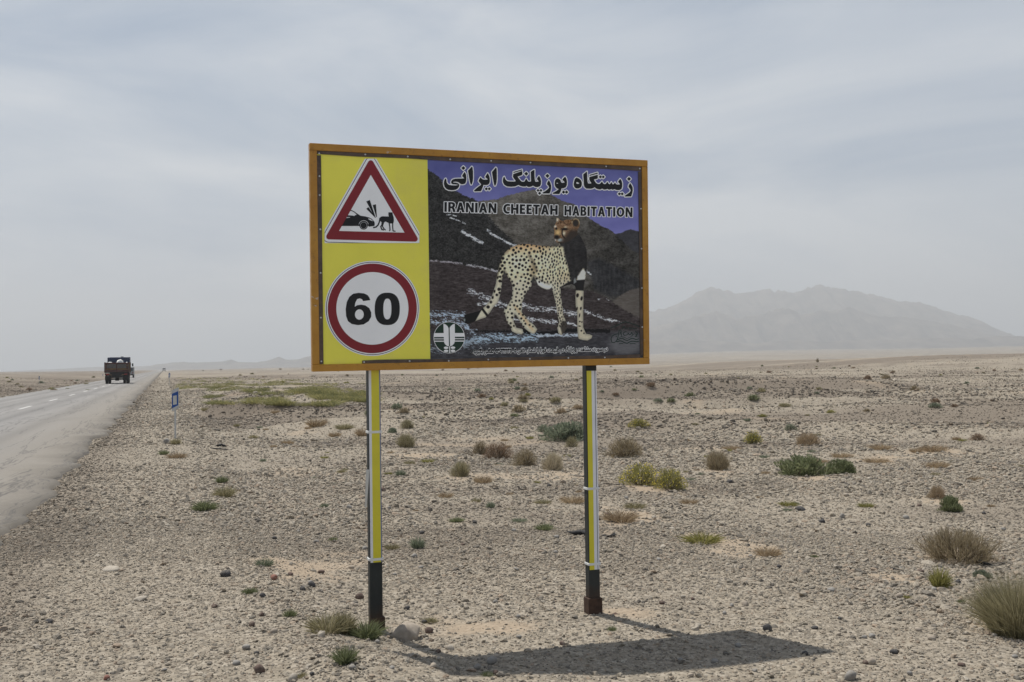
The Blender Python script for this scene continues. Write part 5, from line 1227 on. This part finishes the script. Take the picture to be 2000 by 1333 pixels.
for i in range(150):
    th = _rr.uniform(0, 6.28); cz = _rr.uniform(0.15, 1); r = _rr.uniform(0.8, 1.03); s_ = sqrt(1 - cz * cz * 0.9); c = Vector((cos(th) * s_ * r, sin(th) * s_ * r, cz * r * 0.95)); e = _rr.uniform(0.018, 0.034)
    _fl.add([c + Vector(q) * e for q in ((1, 0, 0), (-1, 0, 0), (0, 1, 0), (0, -1, 0), (0, 0, 1), (0, 0, -1))], [(0, 2, 4), (2, 1, 4), (1, 3, 4), (3, 0, 4), (2, 0, 5), (1, 2, 5), (3, 1, 5), (0, 3, 5)])
FLOWERS = mesh('flowers', _fl.v, _fl.f); FLOWERS.materials.append(M['petal'])
_mc = {}
def with_mat(me, mat):
    k_ = (me.name, mat)
    if k_ not in _mc:
        q = me.copy(); q.materials.clear(); q.materials.append(M[mat]); _mc[k_] = q
    return _mc[k_]
_dm = {}
def dims(me):
    if me.name not in _dm:
        c = np.zeros(len(me.vertices) * 3, np.float32); me.vertices.foreach_get('co', c); c = c.reshape(-1, 3); _dm[me.name] = (float(c[:, 2].max()), float(np.percentile(np.abs(c[:, 0]), 99)))
    return _dm[me.name]
CW = {'olivebrown': 'olive brown', 'green': 'green', 'olive': 'olive', 'brown': 'brown', 'greygreen': 'grey green', 'tan': 'tan', 'yellowgreen': 'yellow green', 'pale': 'pale'}
def shrub(name, kind, mat, px, py, w, h, label, group=None, flowers=False, cat='shrub', tilt=0.0):
    """plant whose foot is seen at pixel (px, py), w x h pixels large"""
    x, y, z, t = at_ground(px, py)
    W = w * t / F_PX / 2; H = h * t / F_PX
    fo, st = PROTO[kind]
    hh, xs = dims(fo)
    rot = random.uniform(0, 6.28); y2 = y + W * 0.55
    loc = (x * y2 / max(y, 0.1), y2, float(gz(x * y2 / max(y, 0.1), y2)) - 0.01)
    sx_ = W / xs; sc = (sx_, sx_, H / hh)
    if st is None and not flowers:
        o = obj(name, with_mat(fo, mat)); o.location = loc; o.rotation_euler = (0, tilt, rot); o.scale = sc; tag(o, label, cat, group); return o
    r = empty(name, loc); r.rotation_euler = (0, tilt, rot); r.scale = sc; tag(r, label, cat, group)
    obj('foliage', with_mat(fo, mat), None, r)
    if st is not None: obj('stems', with_mat(st, 'stem'), None, r)
    if flowers: obj('flowers', FLOWERS, None, r)
    return r
S_ = shrub
S_('desert_shrub', 'dome0', 'olive', 796, 838, 32, 20, 'small olive round shrub, the higher of the pair right of the left post')
S_('desert_shrub', 'fine0', 'olive', 793, 875, 40, 33, 'tufty olive shrub right of the left post, lower of the pair')
S_('desert_shrub', 'leafy0', 'greygreen', 767, 846, 20, 12, 'tiny grey green shrub close beside the left post')
S_('desert_shrub', 'dome1', 'olivebrown', 938, 888, 32, 30, 'small olive shrub touching the left side of the brown round shrub')
S_('desert_shrub', 'dome2', 'brown', 972, 897, 60, 36, 'brown round dry shrub between the posts')
S_('desert_shrub', 'dome0', 'olivebrown', 1026, 911, 56, 38, 'olive brown round shrub right of the brown one')
S_('desert_shrub', 'fine1', 'pale', 1080, 919, 50, 42, 'pale straw coloured shrub, rightmost of the row between the posts')
S_('desert_shrub', 'fine2', 'olive', 900, 932, 44, 36, 'green tipped tuft shrub in front of the row between the posts')
S_('desert_shrub', 'dead0', 'tan', 944, 945, 42, 20, 'low straw shrub beside the green tipped tuft shrub')
S_('desert_shrub', 'leafy1', 'greygreen', 1108, 862, 84, 42, 'wide blue green leafy shrub left of the right post')
S_('desert_shrub', 'dome1', 'olive', 1117, 874, 26, 24, 'small tan shrub in front of the blue green leafy shrub')
S_('desert_shrub', 'dome2', 'greygreen', 1062, 845, 28, 18, 'small grey green shrub at the left end of the blue green leafy shrub')
S_('desert_shrub', 'dome0', 'olivebrown', 1221, 895, 82, 44, 'wide olive brown dome shrub right of the right post')
S_('flowering_shrub', 'dome1', 'yellowgreen', 1251, 949, 78, 48, 'left of two yellow flowering shrubs right of the right post', flowers=True)
S_('flowering_shrub', 'dome2', 'yellowgreen', 1308, 958, 62, 48, 'right of two yellow flowering shrubs right of the right post', flowers=True)
S_('desert_shrub', 'fine0', 'olivebrown', 1402, 919, 54, 46, 'dark brown round shrub standing alone right of the flowering pair')
S_('desert_shrub', 'leafy2', 'green', 1568, 930, 92, 44, 'larger leafy green shrub of the touching green pair')
S_('desert_shrub', 'leafy0', 'green', 1643, 926, 66, 32, 'smaller leafy green shrub of the touching green pair')
S_('flowering_shrub', 'dome0', 'yellowgreen', 1471, 868, 38, 26, 'small bright yellow flowering shrub standing alone beyond the brown shrub', flowers=True)
S_('desert_shrub', 'fine1', 'tan', 1578, 870, 58, 28, 'tan tussock shrub beyond the green pair')
S_('desert_shrub', 'dome1', 'greygreen', 1544, 842, 24, 15, 'small grey green shrub far beyond the green pair')
S_('desert_shrub', 'dome2', 'brown', 1910, 861, 28, 16, 'small brown shrub by itself near the right edge')
S_('flowering_shrub', 'dome2', 'yellowgreen', 1248, 837, 38, 20, 'small yellow green shrub beyond the wide olive dome shrub', flowers=True)
S_('desert_shrub', 'leafy1', 'green', 1857, 1001, 46, 38, 'dark green ball shaped shrub near the right edge')
S_('desert_shrub', 'fine2', 'tan', 1830, 975, 42, 30, 'dry tan shrub touching the dark green ball shrub')
S_('desert_shrub', 'fine0', 'olivebrown', 1872, 1103, 150, 78, 'wide spreading olive and tan shrub near the right edge')
S_('flowering_plant', 'tuft1', 'yellowgreen', 1833, 1150, 52, 54, 'leaning sprig with yellow flowers below the wide spreading shrub', cat='plant', tilt=-0.25)
S_('desert_shrub', 'bush', 'olive', 1992, 1252, 200, 150, 'big grassy shrub cut by the right edge of the view')
S_('desert_shrub', 'leafy2', 'greygreen', 1918, 1131, 34, 20, 'small grey green plant between the wide shrub and the big grassy one')
S_('grass_tuft', 'tuft0', 'green', 1880, 1180, 22, 14, 'small green plant left of the big grassy shrub', cat='plant')
S_('grass_tuft', 'dead1', 'olive', 640, 1240, 100, 50, 'half dry spreading tuft left of the left post foot', cat='plant')
S_('grass_tuft', 'tuft2', 'olive', 672, 1240, 60, 55, 'half dry upright tuft beside the left post foot', cat='plant')
S_('grass_tuft', 'tuft1', 'green', 715, 1250, 84, 44, 'green tuft growing against the left post foot', cat='plant')
S_('grass_tuft', 'tuft0', 'green', 674, 1300, 62, 44, 'bright green tuft on the gravel below the left post', cat='plant')
S_('grass_tuft', 'tuft2', 'green', 566, 1206, 34, 20, 'small green tuft left of the half dry spreading tuft', cat='plant')
S_('grass_tuft', 'tuft1', 'green', 488, 1161, 36, 17, 'small green tuft alone on the shoulder edge below the black lump', cat='plant')
S_('grass_tuft', 'dead2', 'greygreen', 517, 1107, 40, 22, 'grey green tuft above the red stone', cat='plant')
S_('grass_tuft', 'tuft0', 'greygreen', 816, 1073, 38, 30, 'leafy grey green tuft right of the left post', cat='plant')
S_('grass_tuft', 'dead0', 'olive', 765, 1075, 34, 18, 'low olive tuft touching the right side of the left post', cat='plant')
S_('grass_tuft', 'tuft2', 'green', 400, 1000, 62, 27, 'green tuft on the shoulder edge, nearest of three', cat='plant')
S_('grass_tuft', 'dead1', 'olive', 438, 972, 52, 28, 'olive tuft on the shoulder edge, middle of three', cat='plant')
S_('grass_tuft', 'tuft1', 'green', 433, 944, 32, 18, 'small green tuft on the shoulder edge, farthest of three', cat='plant')
S_('grass_tuft', 'tuft0', 'olive', 344, 869, 26, 16, 'green brown tuft around the foot of the near blue marker post', cat='plant')
S_('grass_tuft', 'tuft1', 'green', 320, 889, 24, 13, 'green tuft just below the stones of the blue marker post', cat='plant')
S_('grass_tuft', 'dead2', 'tan', 345, 896, 44, 15, 'dry brown tuft just below the foot of the blue marker post', cat='plant')
S_('grass_tuft', 'dead0', 'tan', 1210, 1022, 84, 30, 'low bleached dry tuft right of the right post', cat='plant')
S_('grass_tuft', 'dead1', 'olive', 1240, 995, 50, 16, 'low dry tuft just below the flowering pair', cat='plant')
S_('grass_tuft', 'dead2', 'yellowgreen', 1372, 1064, 90, 26, 'flat yellowish dry grass patch on sand right of the right post', cat='plant')
S_('grass_tuft', 'dead0', 'tan', 1500, 1088, 60, 24, 'dead tangled tuft on the bare sand mound', cat='plant')
S_('grass_tuft', 'dead1', 'tan', 1822, 884, 64, 17, 'bleached dry tuft below the lone brown shrub', cat='plant')
S_('grass_tuft', 'dead2', 'tan', 1832, 915, 52, 18, 'bleached dry tuft above the dark green ball shrub', cat='plant')
S_('grass_tuft', 'dead0', 'tan', 618, 835, 48, 22, 'dry tan tuft at the end of the dark gravel bank left of the left post', cat='plant')
S_('grass_tuft', 'dead1', 'olive', 672, 840, 44, 14, 'olive dry tuft right of the tan tuft on the dark bank', cat='plant')
S_('grass_tuft', 'dead2', 'tan', 654, 854, 28, 13, 'rounded straw tuft left of the left post', cat='plant')
S_('grass_tuft', 'dead0', 'tan', 708, 853, 34, 22, 'straw tuft touching the left side of the left post', cat='plant')
S_('grass_tuft', 'dead1', 'tan', 562, 868, 30, 10, 'flat straw tuft in the pale gravel left of the left post', cat='plant')
for i, (x, y, w, h, k_, m_) in enumerate([(871, 973, 34, 16, 'dead0', 'tan'), (930, 982, 22, 12, 'dead1', 'olive'), (892, 1021, 36, 13, 'tuft0', 'green'), (958, 993, 20, 18, 'tuft1', 'greygreen'), (1063, 1037, 44, 18, 'tuft2', 'green'), (1014, 1021, 34, 12, 'dead2', 'greygreen'), (836, 905, 30, 12, 'dead0', 'yellowgreen'),
        (782, 930, 26, 16, 'tuft1', 'greygreen'), (800, 908, 26, 12, 'dead1', 'olive'), (634, 992, 20, 12, 'tuft2', 'greygreen'), (514, 902, 16, 8, 'tuft0', 'greygreen'), (462, 834, 14, 8, 'tuft1', 'olive'), (495, 857, 22, 9, 'tuft2', 'olive'), (1120, 985, 60, 20, 'dead0', 'tan'), (1540, 990, 44, 14, 'dead1', 'yellowgreen'), (1692, 992, 36, 13, 'dead2', 'yellowgreen'),
        (1345, 985, 40, 14, 'dead0', 'tan'), (1712, 905, 60, 13, 'dead1', 'tan'), (1430, 880, 40, 12, 'dead2', 'tan'), (1720, 880, 50, 15, 'dead0', 'tan'), (1645, 895, 50, 12, 'dead1', 'tan'), (1600, 905, 40, 10, 'dead2', 'tan'), (1790, 885, 30, 12, 'dead0', 'tan'), (1905, 940, 30, 12, 'dead1', 'tan'), (1060, 985, 36, 12, 'dead2', 'olive'),
        (840, 1218, 40, 14, 'tuft0', 'olive'), (1195, 1233, 22, 14, 'tuft1', 'green'), (590, 1325, 26, 16, 'tuft2', 'olive'), (1590, 1090, 20, 9, 'tuft0', 'green'), (1770, 1170, 22, 10, 'tuft1', 'yellowgreen'), (950, 1322, 30, 14, 'tuft2', 'green'), (650, 1058, 22, 12, 'tuft0', 'green')]):
    S_('grass_tuft', k_, m_, x, y, w, h, 'small %s %s tuft %s' % ('upright' if k_[0] == 't' else 'spreading', CW[m_], where(x, y)), 'small tufts on the gravel ' + ('green' if k_[0] == 't' else 'dry'), cat='plant')
# plants far out on the plain
S_('desert_shrub', 'far0', 'brown', 1272, 759, 20, 11, 'lone brown shrub above the dark wash bank right of the sign')
S_('desert_shrub', 'far1', 'brown', 1695, 742, 18, 11, 'left of two brown shrubs far out on the right plain')
S_('desert_shrub', 'far2', 'olivebrown', 1730, 741, 20, 10, 'right of two brown shrubs far out on the right plain')
S_('desert_shrub', 'far1', 'olivebrown', 1597, 708, 7, 9, 'tall dark shrub alone on the far pale bank')
FG = 'small shrubs dotted over the far plain'
rr_ = random.Random(21)
for i in range(190):
    px = rr_.uniform(380, 2000) if i % 7 else rr_.uniform(10, 200); py = 716 + 100 * rr_.random() ** 1.7
    if px < 380: py = 738 + 30 * rr_.random()
    if px < 720 and py > 752 and px > 380: continue
    if px > 1150 and py > 736 and rr_.random() < 0.55: continue
    hz_ = 727.5 - px * 0.01397
    s_ = max(py - hz_, 8) / 40.0
    w = rr_.uniform(7, 15) * (0.35 + 0.75 * s_); h = w * rr_.uniform(0.35, 0.6)
    mt = rr_.choice(['olivebrown', 'green', 'olive', 'brown', 'greygreen', 'tan', 'yellowgreen', 'olive'])
    S_('desert_shrub', 'far%d' % rr_.randrange(3), mt, px, py, w, h, 'tiny %s shrub %s' % (CW[mt], where(px, py)), FG)
for i in range(70):
    px = rr_.uniform(1180, 2000) if i % 2 else rr_.uniform(400, 1150); py = rr_.uniform(800, 1000); w = rr_.uniform(8, 22); kd = rr_.choice(['dead0', 'dead1', 'tuft0', 'tuft1', 'dead2']); mt = rr_.choice(['tan', 'olive', 'yellowgreen', 'greygreen'])
    S_('grass_tuft', kd, mt, px, py, w, w * 0.4, 'tiny %s %s tuft %s' % ('flat' if kd[0] == 'd' else 'upright', CW[mt], where(px, py)), 'tiny tufts over the middle gravel', cat='plant')

# low green growth of the wash left of the sign, too fine to count
def wash_grass():
    rng = np.random.default_rng(77); Vs = []; Fs = []; Cs = []; b = 0
    fo = PROTO['tuft0'][0]; co = np.zeros(len(fo.vertices) * 3); fo.vertices.foreach_get('co', co); co = co.reshape(-1, 3); nb = 26; co = co[:nb * 5]
    fc = np.concatenate([np.arange(nb)[:, None] * 5 + np.array([[0, 1, 3]]), np.arange(nb)[:, None] * 5 + np.array([[0, 3, 2]]), np.arange(nb)[:, None] * 5 + np.array([[2, 3, 4]])], 0)
    n = 0
    for _ in range(14000):
        if n >= 1900: break
        px = 345 + 390 * rng.random(); py = 737 + 62 * rng.random() ** 0.9
        lim = 735 + (px - 345) * 0.035; low = 790 + (px - 400) * 0.02 if px > 400 else 765
        if py < lim or py > low: continue
        if fbm(np.array([px / 42]), np.array([py / 7]), 3, 91)[0] < 0.44 + 0.09 * max(0.0, (px - 560) / 170): continue
        d = FW + CR * (px - 1000) / F_PX - CU * (py - 666.5) / F_PX
        x, y, z, t = at_ground(px, py, _TS2)
        s_ = rng.uniform(0.10, 0.32); r = rng.uniform(0, 6.28); R = np.array([[cos(r), -sin(r), 0], [sin(r), cos(r), 0], [0, 0, 1]])
        Vs.append((co * np.array([s_ * 1.7, s_ * 1.7, s_ * 0.8])) @ R.T + np.array([x, y, z])); Fs.append(fc + b); Cs.append(np.full(len(co), np.clip(rng.normal(0.3 + 0.5 * fbm(np.array([px / 30]), np.array([py / 6]), 2, 97)[0], 0.25), 0, 1))); b += len(co); n += 1
    me = np_mesh('grass', np.concatenate(Vs), np.concatenate(Fs), 3); C = np.concatenate(Cs); set_col(me, np.repeat(C[:, None], 3, 1))
    o = obj('grass', me, M['washgrass']); tag(o, 'low green and yellow growth along the dry wash left of the sign', 'grass', kind='stuff')
twig_mat('washgrass', (0.075, 0.078, 0.034), (0.135, 0.135, 0.058), (0.25, 0.225, 0.10))
wash_grass()

# ------------------------------------------------------------------ marker posts along the road
plain('marker_grey', (0.46, 0.46, 0.45), 0.5, 0.1, 12, dirt=(0.33, 0.29, 0.23))
plain('marker_blue', (0.012, 0.065, 0.26), 0.4, 0.08, 14)
plain('marker_white', (0.50, 0.50, 0.47), 0.45, 0.08, 14)
def marker(px, py, label, tilt=0.0, k_=1.0):
    x, y, z, t = at_ground(px, py); r = empty('marker_post', (x, y, z)); r.rotation_euler = (0, tilt, math.atan2(-x, y) * 0.0); r.scale = (k_, k_, k_)
    tag(r, label, 'marker post', 'blue and white marker posts along the road')
    m = MB(); m.box((0.0, 0, 0.33), (0.042, 0.022, 0.96), None, 0.004); m.build('stem', M['marker_grey'], r)
    fn = lambda u, v, w: (u, w, v)
    m = MB(); m.prism([(-0.078, 0.66), (0.085, 0.735), (0.085, 1.245), (-0.078, 1.165)], -0.016, 0.016, fn); h = m.build('head', M['marker_grey'], r)
    m = MB(); m.prism([(-0.074, 0.735), (0.081, 0.808), (0.081, 1.15), (-0.074, 1.085)], -0.0185, -0.0162, fn); m.build('blue_reflector', M['marker_blue'], h)
    m = MB(); m.prism([(-0.044, 0.815), (0.046, 0.835), (0.046, 1.05), (-0.044, 1.035)], -0.021, -0.0187, fn); m.build('white_reflector', M['marker_white'], h)
    return r
marker(342.5, 857, 'near blue and white marker post on the gravel shoulder')
marker(330.5, 752, 'second blue marker post farther along the right shoulder', 0.02, 1.12)
marker(77, 752, 'dark blue marker post left of the road near the left edge', -0.02, 1.0)
marker(201, 740, 'tiny marker post left of the road beside the truck')

# ------------------------------------------------------------------ vehicles
plain('truck_red', (0.060, 0.017, 0.013), 0.55, 0.3, 3, dirt=(0.10, 0.075, 0.055)); plain('truck_grey', (0.095, 0.088, 0.080), 0.6, 0.2, 3, dirt=(0.17, 0.13, 0.10))
plain('truck_yellow', (0.12, 0.065, 0.02), 0.55, 0.2, 4); plain('truck_dark', (0.020, 0.018, 0.018), 0.7, 0.2, 3); plain('truck_blue', (0.016, 0.026, 0.060), 0.7, 0.2, 2)
plain('tyre', (0.018, 0.018, 0.018), 0.85, 0.2, 6); plain('rim', (0.10, 0.09, 0.08), 0.6, 0.2, 6); plain('cloth_white', (0.72, 0.71, 0.68), 0.85, 0.08, 3); plain('glass', (0.03, 0.04, 0.05), 0.15, 0.1, 3, 0, 0.6)
plain('lamp_red', (0.22, 0.012, 0.010), 0.3, 0.1, 5); plain('van_white', (0.62, 0.62, 0.60), 0.4, 0.05, 3); plain('van_grey', (0.22, 0.23, 0.23), 0.4, 0.05, 3)
def road_z(s): return 0.06 + 0.9 * float(ss(70, 600, s)) * 0.35
def on_road(px, py):
    d = FW + CR * (px - 1000) / F_PX - CU * (py - 666.5) / F_PX; z = 0.1
    for _ in range(30):
        t = (z - EYE) / d[2]; x, y = d[0] * t, d[1] * t; z = road_z(to_ps(x, y)[1])
    return x, y, z
def wheel(par, x, y, r, w):
    m = MB(); m.tube([(x - w / 2, y, r), (x - w / 2 + 0.03, y, r), (x + w / 2 - 0.03, y, r), (x + w / 2, y, r)], [r * 0.9, r, r, r * 0.9], 22); q = m.build('wheel', M['tyre'], par)
    m = MB(); m.tube([(x - w / 2 - 0.004, y, r), (x + w / 2 + 0.004, y, r)], r * 0.52, 16); m.build('rim', M['rim'], q); return q
def truck():
    x, y, z = on_road(228, 750.0); T = empty('cargo_truck', (x, y, z)); T.rotation_euler = (0, 0, RA); T.scale = (1.06, 1.06, 1.06); tag(T, 'loaded red and brown cargo truck driving away on the road', 'truck')
    W = 2.52
    m = MB(); m.box((0, 4.2, 0.95), (0.9, 8.4, 0.26)); m.build('chassis', M['truck_dark'], T)
    m = MB(); m.box((0, 3.1, 1.26), (W, 6.2, 0.1)); m.build('bed_floor', M['truck_dark'], T)
    tg = MB().box((0, 0.0, 1.80), (W - 0.04, 0.05, 1.02)).build('tailgate', M['truck_grey'], T)
    for i, (zz, c) in enumerate([(1.42, 'truck_red'), (1.63, 'truck_yellow'), (1.86, 'truck_grey'), (2.08, 'truck_grey'), (2.27, 'truck_red')]):
        MB().box((0, -0.04, zz), (W - 0.06 if c != 'truck_grey' else 1.7, 0.03, 0.17), None, 0.008).build('plank', M[c], tg)
    for xx in (-W / 2 + 0.16, W / 2 - 0.16, 0.0): MB().box((xx, -0.065, 1.80), (0.15 if xx else 0.12, 0.02, 1.04), None, 0.006).build('hinge_post', M['truck_red'], tg)
    for xx in (-W / 2 + 0.16, W / 2 - 0.16):
        for zz in (1.55, 2.0): MB().box((xx, -0.082, zz), (0.16, 0.012, 0.09)).build('hinge', M['truck_yellow'], tg)
    for s_ in (-1, 1):
        sd = MB().box((s_ * W / 2, 3.1, 1.84), (0.06, 6.2, 1.1)).build('side_board', M['truck_red'], T)
        for i in range(6): MB().box((s_ * (W / 2 + 0.04), 0.5 + i * 1.05, 1.84), (0.03, 0.09, 1.12)).build('stake', M['truck_yellow'], sd)
    hb = MB().box((0.12, 6.25, 2.35), (2.2, 0.1, 1.35)).build('headboard', M['truck_blue'], T); MB().box((0.12, 6.0, 2.95), (2.28, 0.5, 0.14), None, 0.04).build('rolled_tarpaulin', M['truck_blue'], hb)
    MB().box((0.35, 6.25, 3.05), (0.3, 0.2, 0.1), None, 0.03).build('roof_knob', M['truck_dark'], hb)
    cb = MB().box((0.08, 7.35, 1.75), (2.24, 1.9, 1.9), None, 0.1).build('cab', M['truck_red'], T); MB().box((0.08, 8.32, 2.1), (2.0, 0.03, 0.75)).build('windscreen', M['glass'], cb); MB().box((0.08, 8.33, 1.2), (1.9, 0.04, 0.5)).build('grille', M['truck_dark'], cb)
    for s_ in (-1, 1):
        mi = MB().box((s_ * 1.46, 7.9, 2.12), (0.16, 0.06, 0.36), None, 0.02).build('mirror', M['truck_dark'], T); MB().tube([(s_ * 1.15, 7.9, 2.2), (s_ * 1.42, 7.9, 2.2)], 0.015, 6).build('mirror_arm', M['truck_dark'], mi)
    MB().box((0, -0.02, 1.06), (W - 0.1, 0.12, 0.22), None, 0.01).build('rear_beam', M['truck_dark'], T); MB().box((0, 0.1, 0.74), (W - 0.12, 0.1, 0.2), None, 0.01).build('bumper', M['truck_dark'], T)
    for s_ in (-1, 1):
        l_ = MB().box((s_ * 0.95, -0.09, 1.05), (0.34, 0.03, 0.13), None, 0.01).build('tail_light', M['lamp_red'], T); MB().box((s_ * 0.68, -0.09, 1.0), (0.3, 0.025, 0.08)).build('marker_light', M['truck_yellow'], T)
        MB().box((s_ * 0.93, 0.55, 0.62), (0.62, 0.02, 0.5)).build('mudguard', M['truck_dark'], T)
        MB().box((s_ * 0.93, 1.35, 1.06), (0.66, 1.3, 0.05)).build('wheel_arch', M['truck_dark'], T)
        for yy in (1.35,):
            for xx in (0.78, 1.09): wheel(T, s_ * xx, yy, 0.51, 0.27)
        wheel(T, s_ * 1.02, 6.9, 0.51, 0.28)
    MB().tube([(-0.9, 1.35, 0.51), (0.9, 1.35, 0.51)], 0.09, 10).build('axle', M['truck_dark'], T); MB().tube([(-0.2, 1.35, 0.55), (0.2, 1.35, 0.55)], [0.22, 0.22], 12).build('differential', M['truck_dark'], T)
    MB().box((0.12, 3.9, 2.2), (2.3, 4.6, 1.5), None, 0.06).build('tarpaulin_cover', M['truck_blue'], T)
    def lump(px, w, h, yy, zz, lab, seed):
        bm = bmesh.new(); bmesh.ops.create_icosphere(bm, subdivisions=3, radius=1.0)
        for q in bm.verts:
            n = q.co; s_ = 1 + 0.10 * sin(5 * n.x + seed) * cos(4 * n.y + seed); q.co = Vector((np.sign(n.x) * abs(n.x) ** 0.7 * w / 2 * s_, np.sign(n.y) * abs(n.y) ** 0.7 * w * 0.5 * s_, np.sign(n.z) * abs(n.z) ** 0.65 * h / 2 * s_))
        me = bpy.data.meshes.new('cargo_sack'); bm.to_mesh(me); bm.free(); me.polygons.foreach_set('use_smooth', [True] * len(me.polygons))
        o = obj('cargo_sack', me, M['cloth_white']); R_ = Matrix.Rotation(RA, 4, 'Z'); o.location = Vector((x, y, z)) + R_ @ (Vector((px, yy, zz)) * 1.06); o.rotation_euler = (0, 0, RA); tag(o, lab, 'sack')
    lump(0.32, 0.80, 1.40, 0.75, 2.02, 'big white sack on top of the truck load', 1.0); lump(-0.72, 0.55, 1.16, 0.6, 1.89, 'low white sack at the left of the truck load', 2.0); lump(0.98, 0.42, 1.12, 0.7, 1.87, 'low white sack at the right of the truck load', 3.0)
truck()
def small_vehicle(px, py, W, H, L, mat, label, cat, name):
    x, y, z = on_road(px, py); T = empty(name, (x, y, z)); T.rotation_euler = (0, 0, RA); tag(T, label, cat)
    MB().box((0, L / 2, H * 0.6), (W, L, H * 0.72), None, 0.1).build('body', M[mat], T); MB().box((0, -0.02, H * 0.74), (W * 0.82, 0.05, H * 0.26), None, 0.01).build('rear_window', M['glass'], T); MB().box((0, -0.03, H * 0.27), (W * 0.98, 0.1, 0.2), None, 0.02).build('bumper', M['truck_dark'], T)
    for s_ in (-1, 1):
        for yy in (0.9, L - 0.9): wheel(T, s_ * (W / 2 - 0.15), yy, 0.42, 0.24)
        MB().box((s_ * W * 0.42, -0.03, H * 0.45), (0.14, 0.04, 0.3)).build('tail_light', M['lamp_red'], T)
small_vehicle(249.5, 738.5, 2.3, 2.25, 5.5, 'van_grey', 'grey van on the road mostly hidden behind the cargo truck', 'van', 'van')
small_vehicle(320.5, 726.2, 2.4, 2.9, 7.0, 'van_white', 'tiny pale lorry where the road meets the horizon', 'lorry', 'lorry')

# ------------------------------------------------------------------ rubbish on the gravel
plain('rubber', (0.014, 0.014, 0.015), 0.75, 0.3, 20)
def scrap(name, pts, rad, label, lift=0.012, flat=0.45):
    P = []; R_ = []
    for (px, py), r in zip(pts, rad):
        x, y, z, t = at_ground(px, py); P.append((x, y, z + lift)); R_.append(r * t / F_PX)
    x0 = Vector(P[0]); m = MB(); m.tube([Vector(q) - x0 for q in P], R_, 8, True, flat); o = m.build(name, M['rubber'], None, True, x0); tag(o, label, 'scrap'); return o
scrap('rubber_scrap', [(1109, 1044), (1116, 1046.5), (1124, 1047), (1134, 1046), (1142, 1047), (1149, 1049.5), (1158, 1051)], [1.5, 2.6, 5.0, 6.4, 6.0, 4.2, 2.5], 'black scrap of rubber lying behind the right post, left of it', 0.03, 0.9)
scrap('rubber_strap', [(1176, 1049.5), (1184, 1051.5), (1191, 1051), (1196, 1048), (1201, 1045.5), (1200, 1048.5), (1196, 1051)], [1.4, 1.6, 1.5, 1.3, 1.3, 1.3, 1.2], 'thin black looped strap right of the right post', 0.02, 0.9)
scrap('rubber_scrap', [(424, 873), (431, 872), (438, 873.5), (441, 874)], [2, 3, 2.6, 1.2], 'black scrap on pale gravel right of the blue marker post', 0.03, 0.9)
scrap('rubber_strip', [(411, 877), (420, 878.5), (430, 879), (446, 880.5)], [0.8, 1.3, 1.3, 0.9], 'thin black strip just below the black scrap by the marker', 0.02, 0.9)
scrap('rubber_scrap', [(1903, 1098), (1910, 1102), (1918, 1105), (1930, 1108), (1936, 1110)], [2.5, 4.5, 4.2, 2.4, 1.4], 'black scrap beside the wide spreading shrub', 0.03, 0.9)
scrap('rubber_strip', [(1739, 1114), (1746, 1115.5), (1754, 1117), (1765, 1120)], [1.2, 1.6, 1.2, 0.8], 'thin black strip in the gravel left of the yellow flowering sprig', 0.02, 0.9)

# ------------------------------------------------------------------ dusty air
def haze():
    m = MB(); m.box((0, 5600, 320), (34000, 11800, 672)); k_ = bpy.data.materials.new('haze'); k_.use_nodes = True; t = k_.node_tree; t.nodes.clear()
    o_ = t.nodes.new('ShaderNodeOutputMaterial'); v_ = t.nodes.new('ShaderNodeVolumePrincipled'); v_.inputs['Density'].default_value = 2.35e-4; v_.inputs['Color'].default_value = (0.945, 0.968, 0.985, 1); v_.inputs['Anisotropy'].default_value = 0.15
    t.links.new(v_.outputs[0], o_.inputs['Volume']); o = m.build('haze', k_); tag(o, 'pale dusty haze over the plain', 'haze', kind='stuff')
haze()
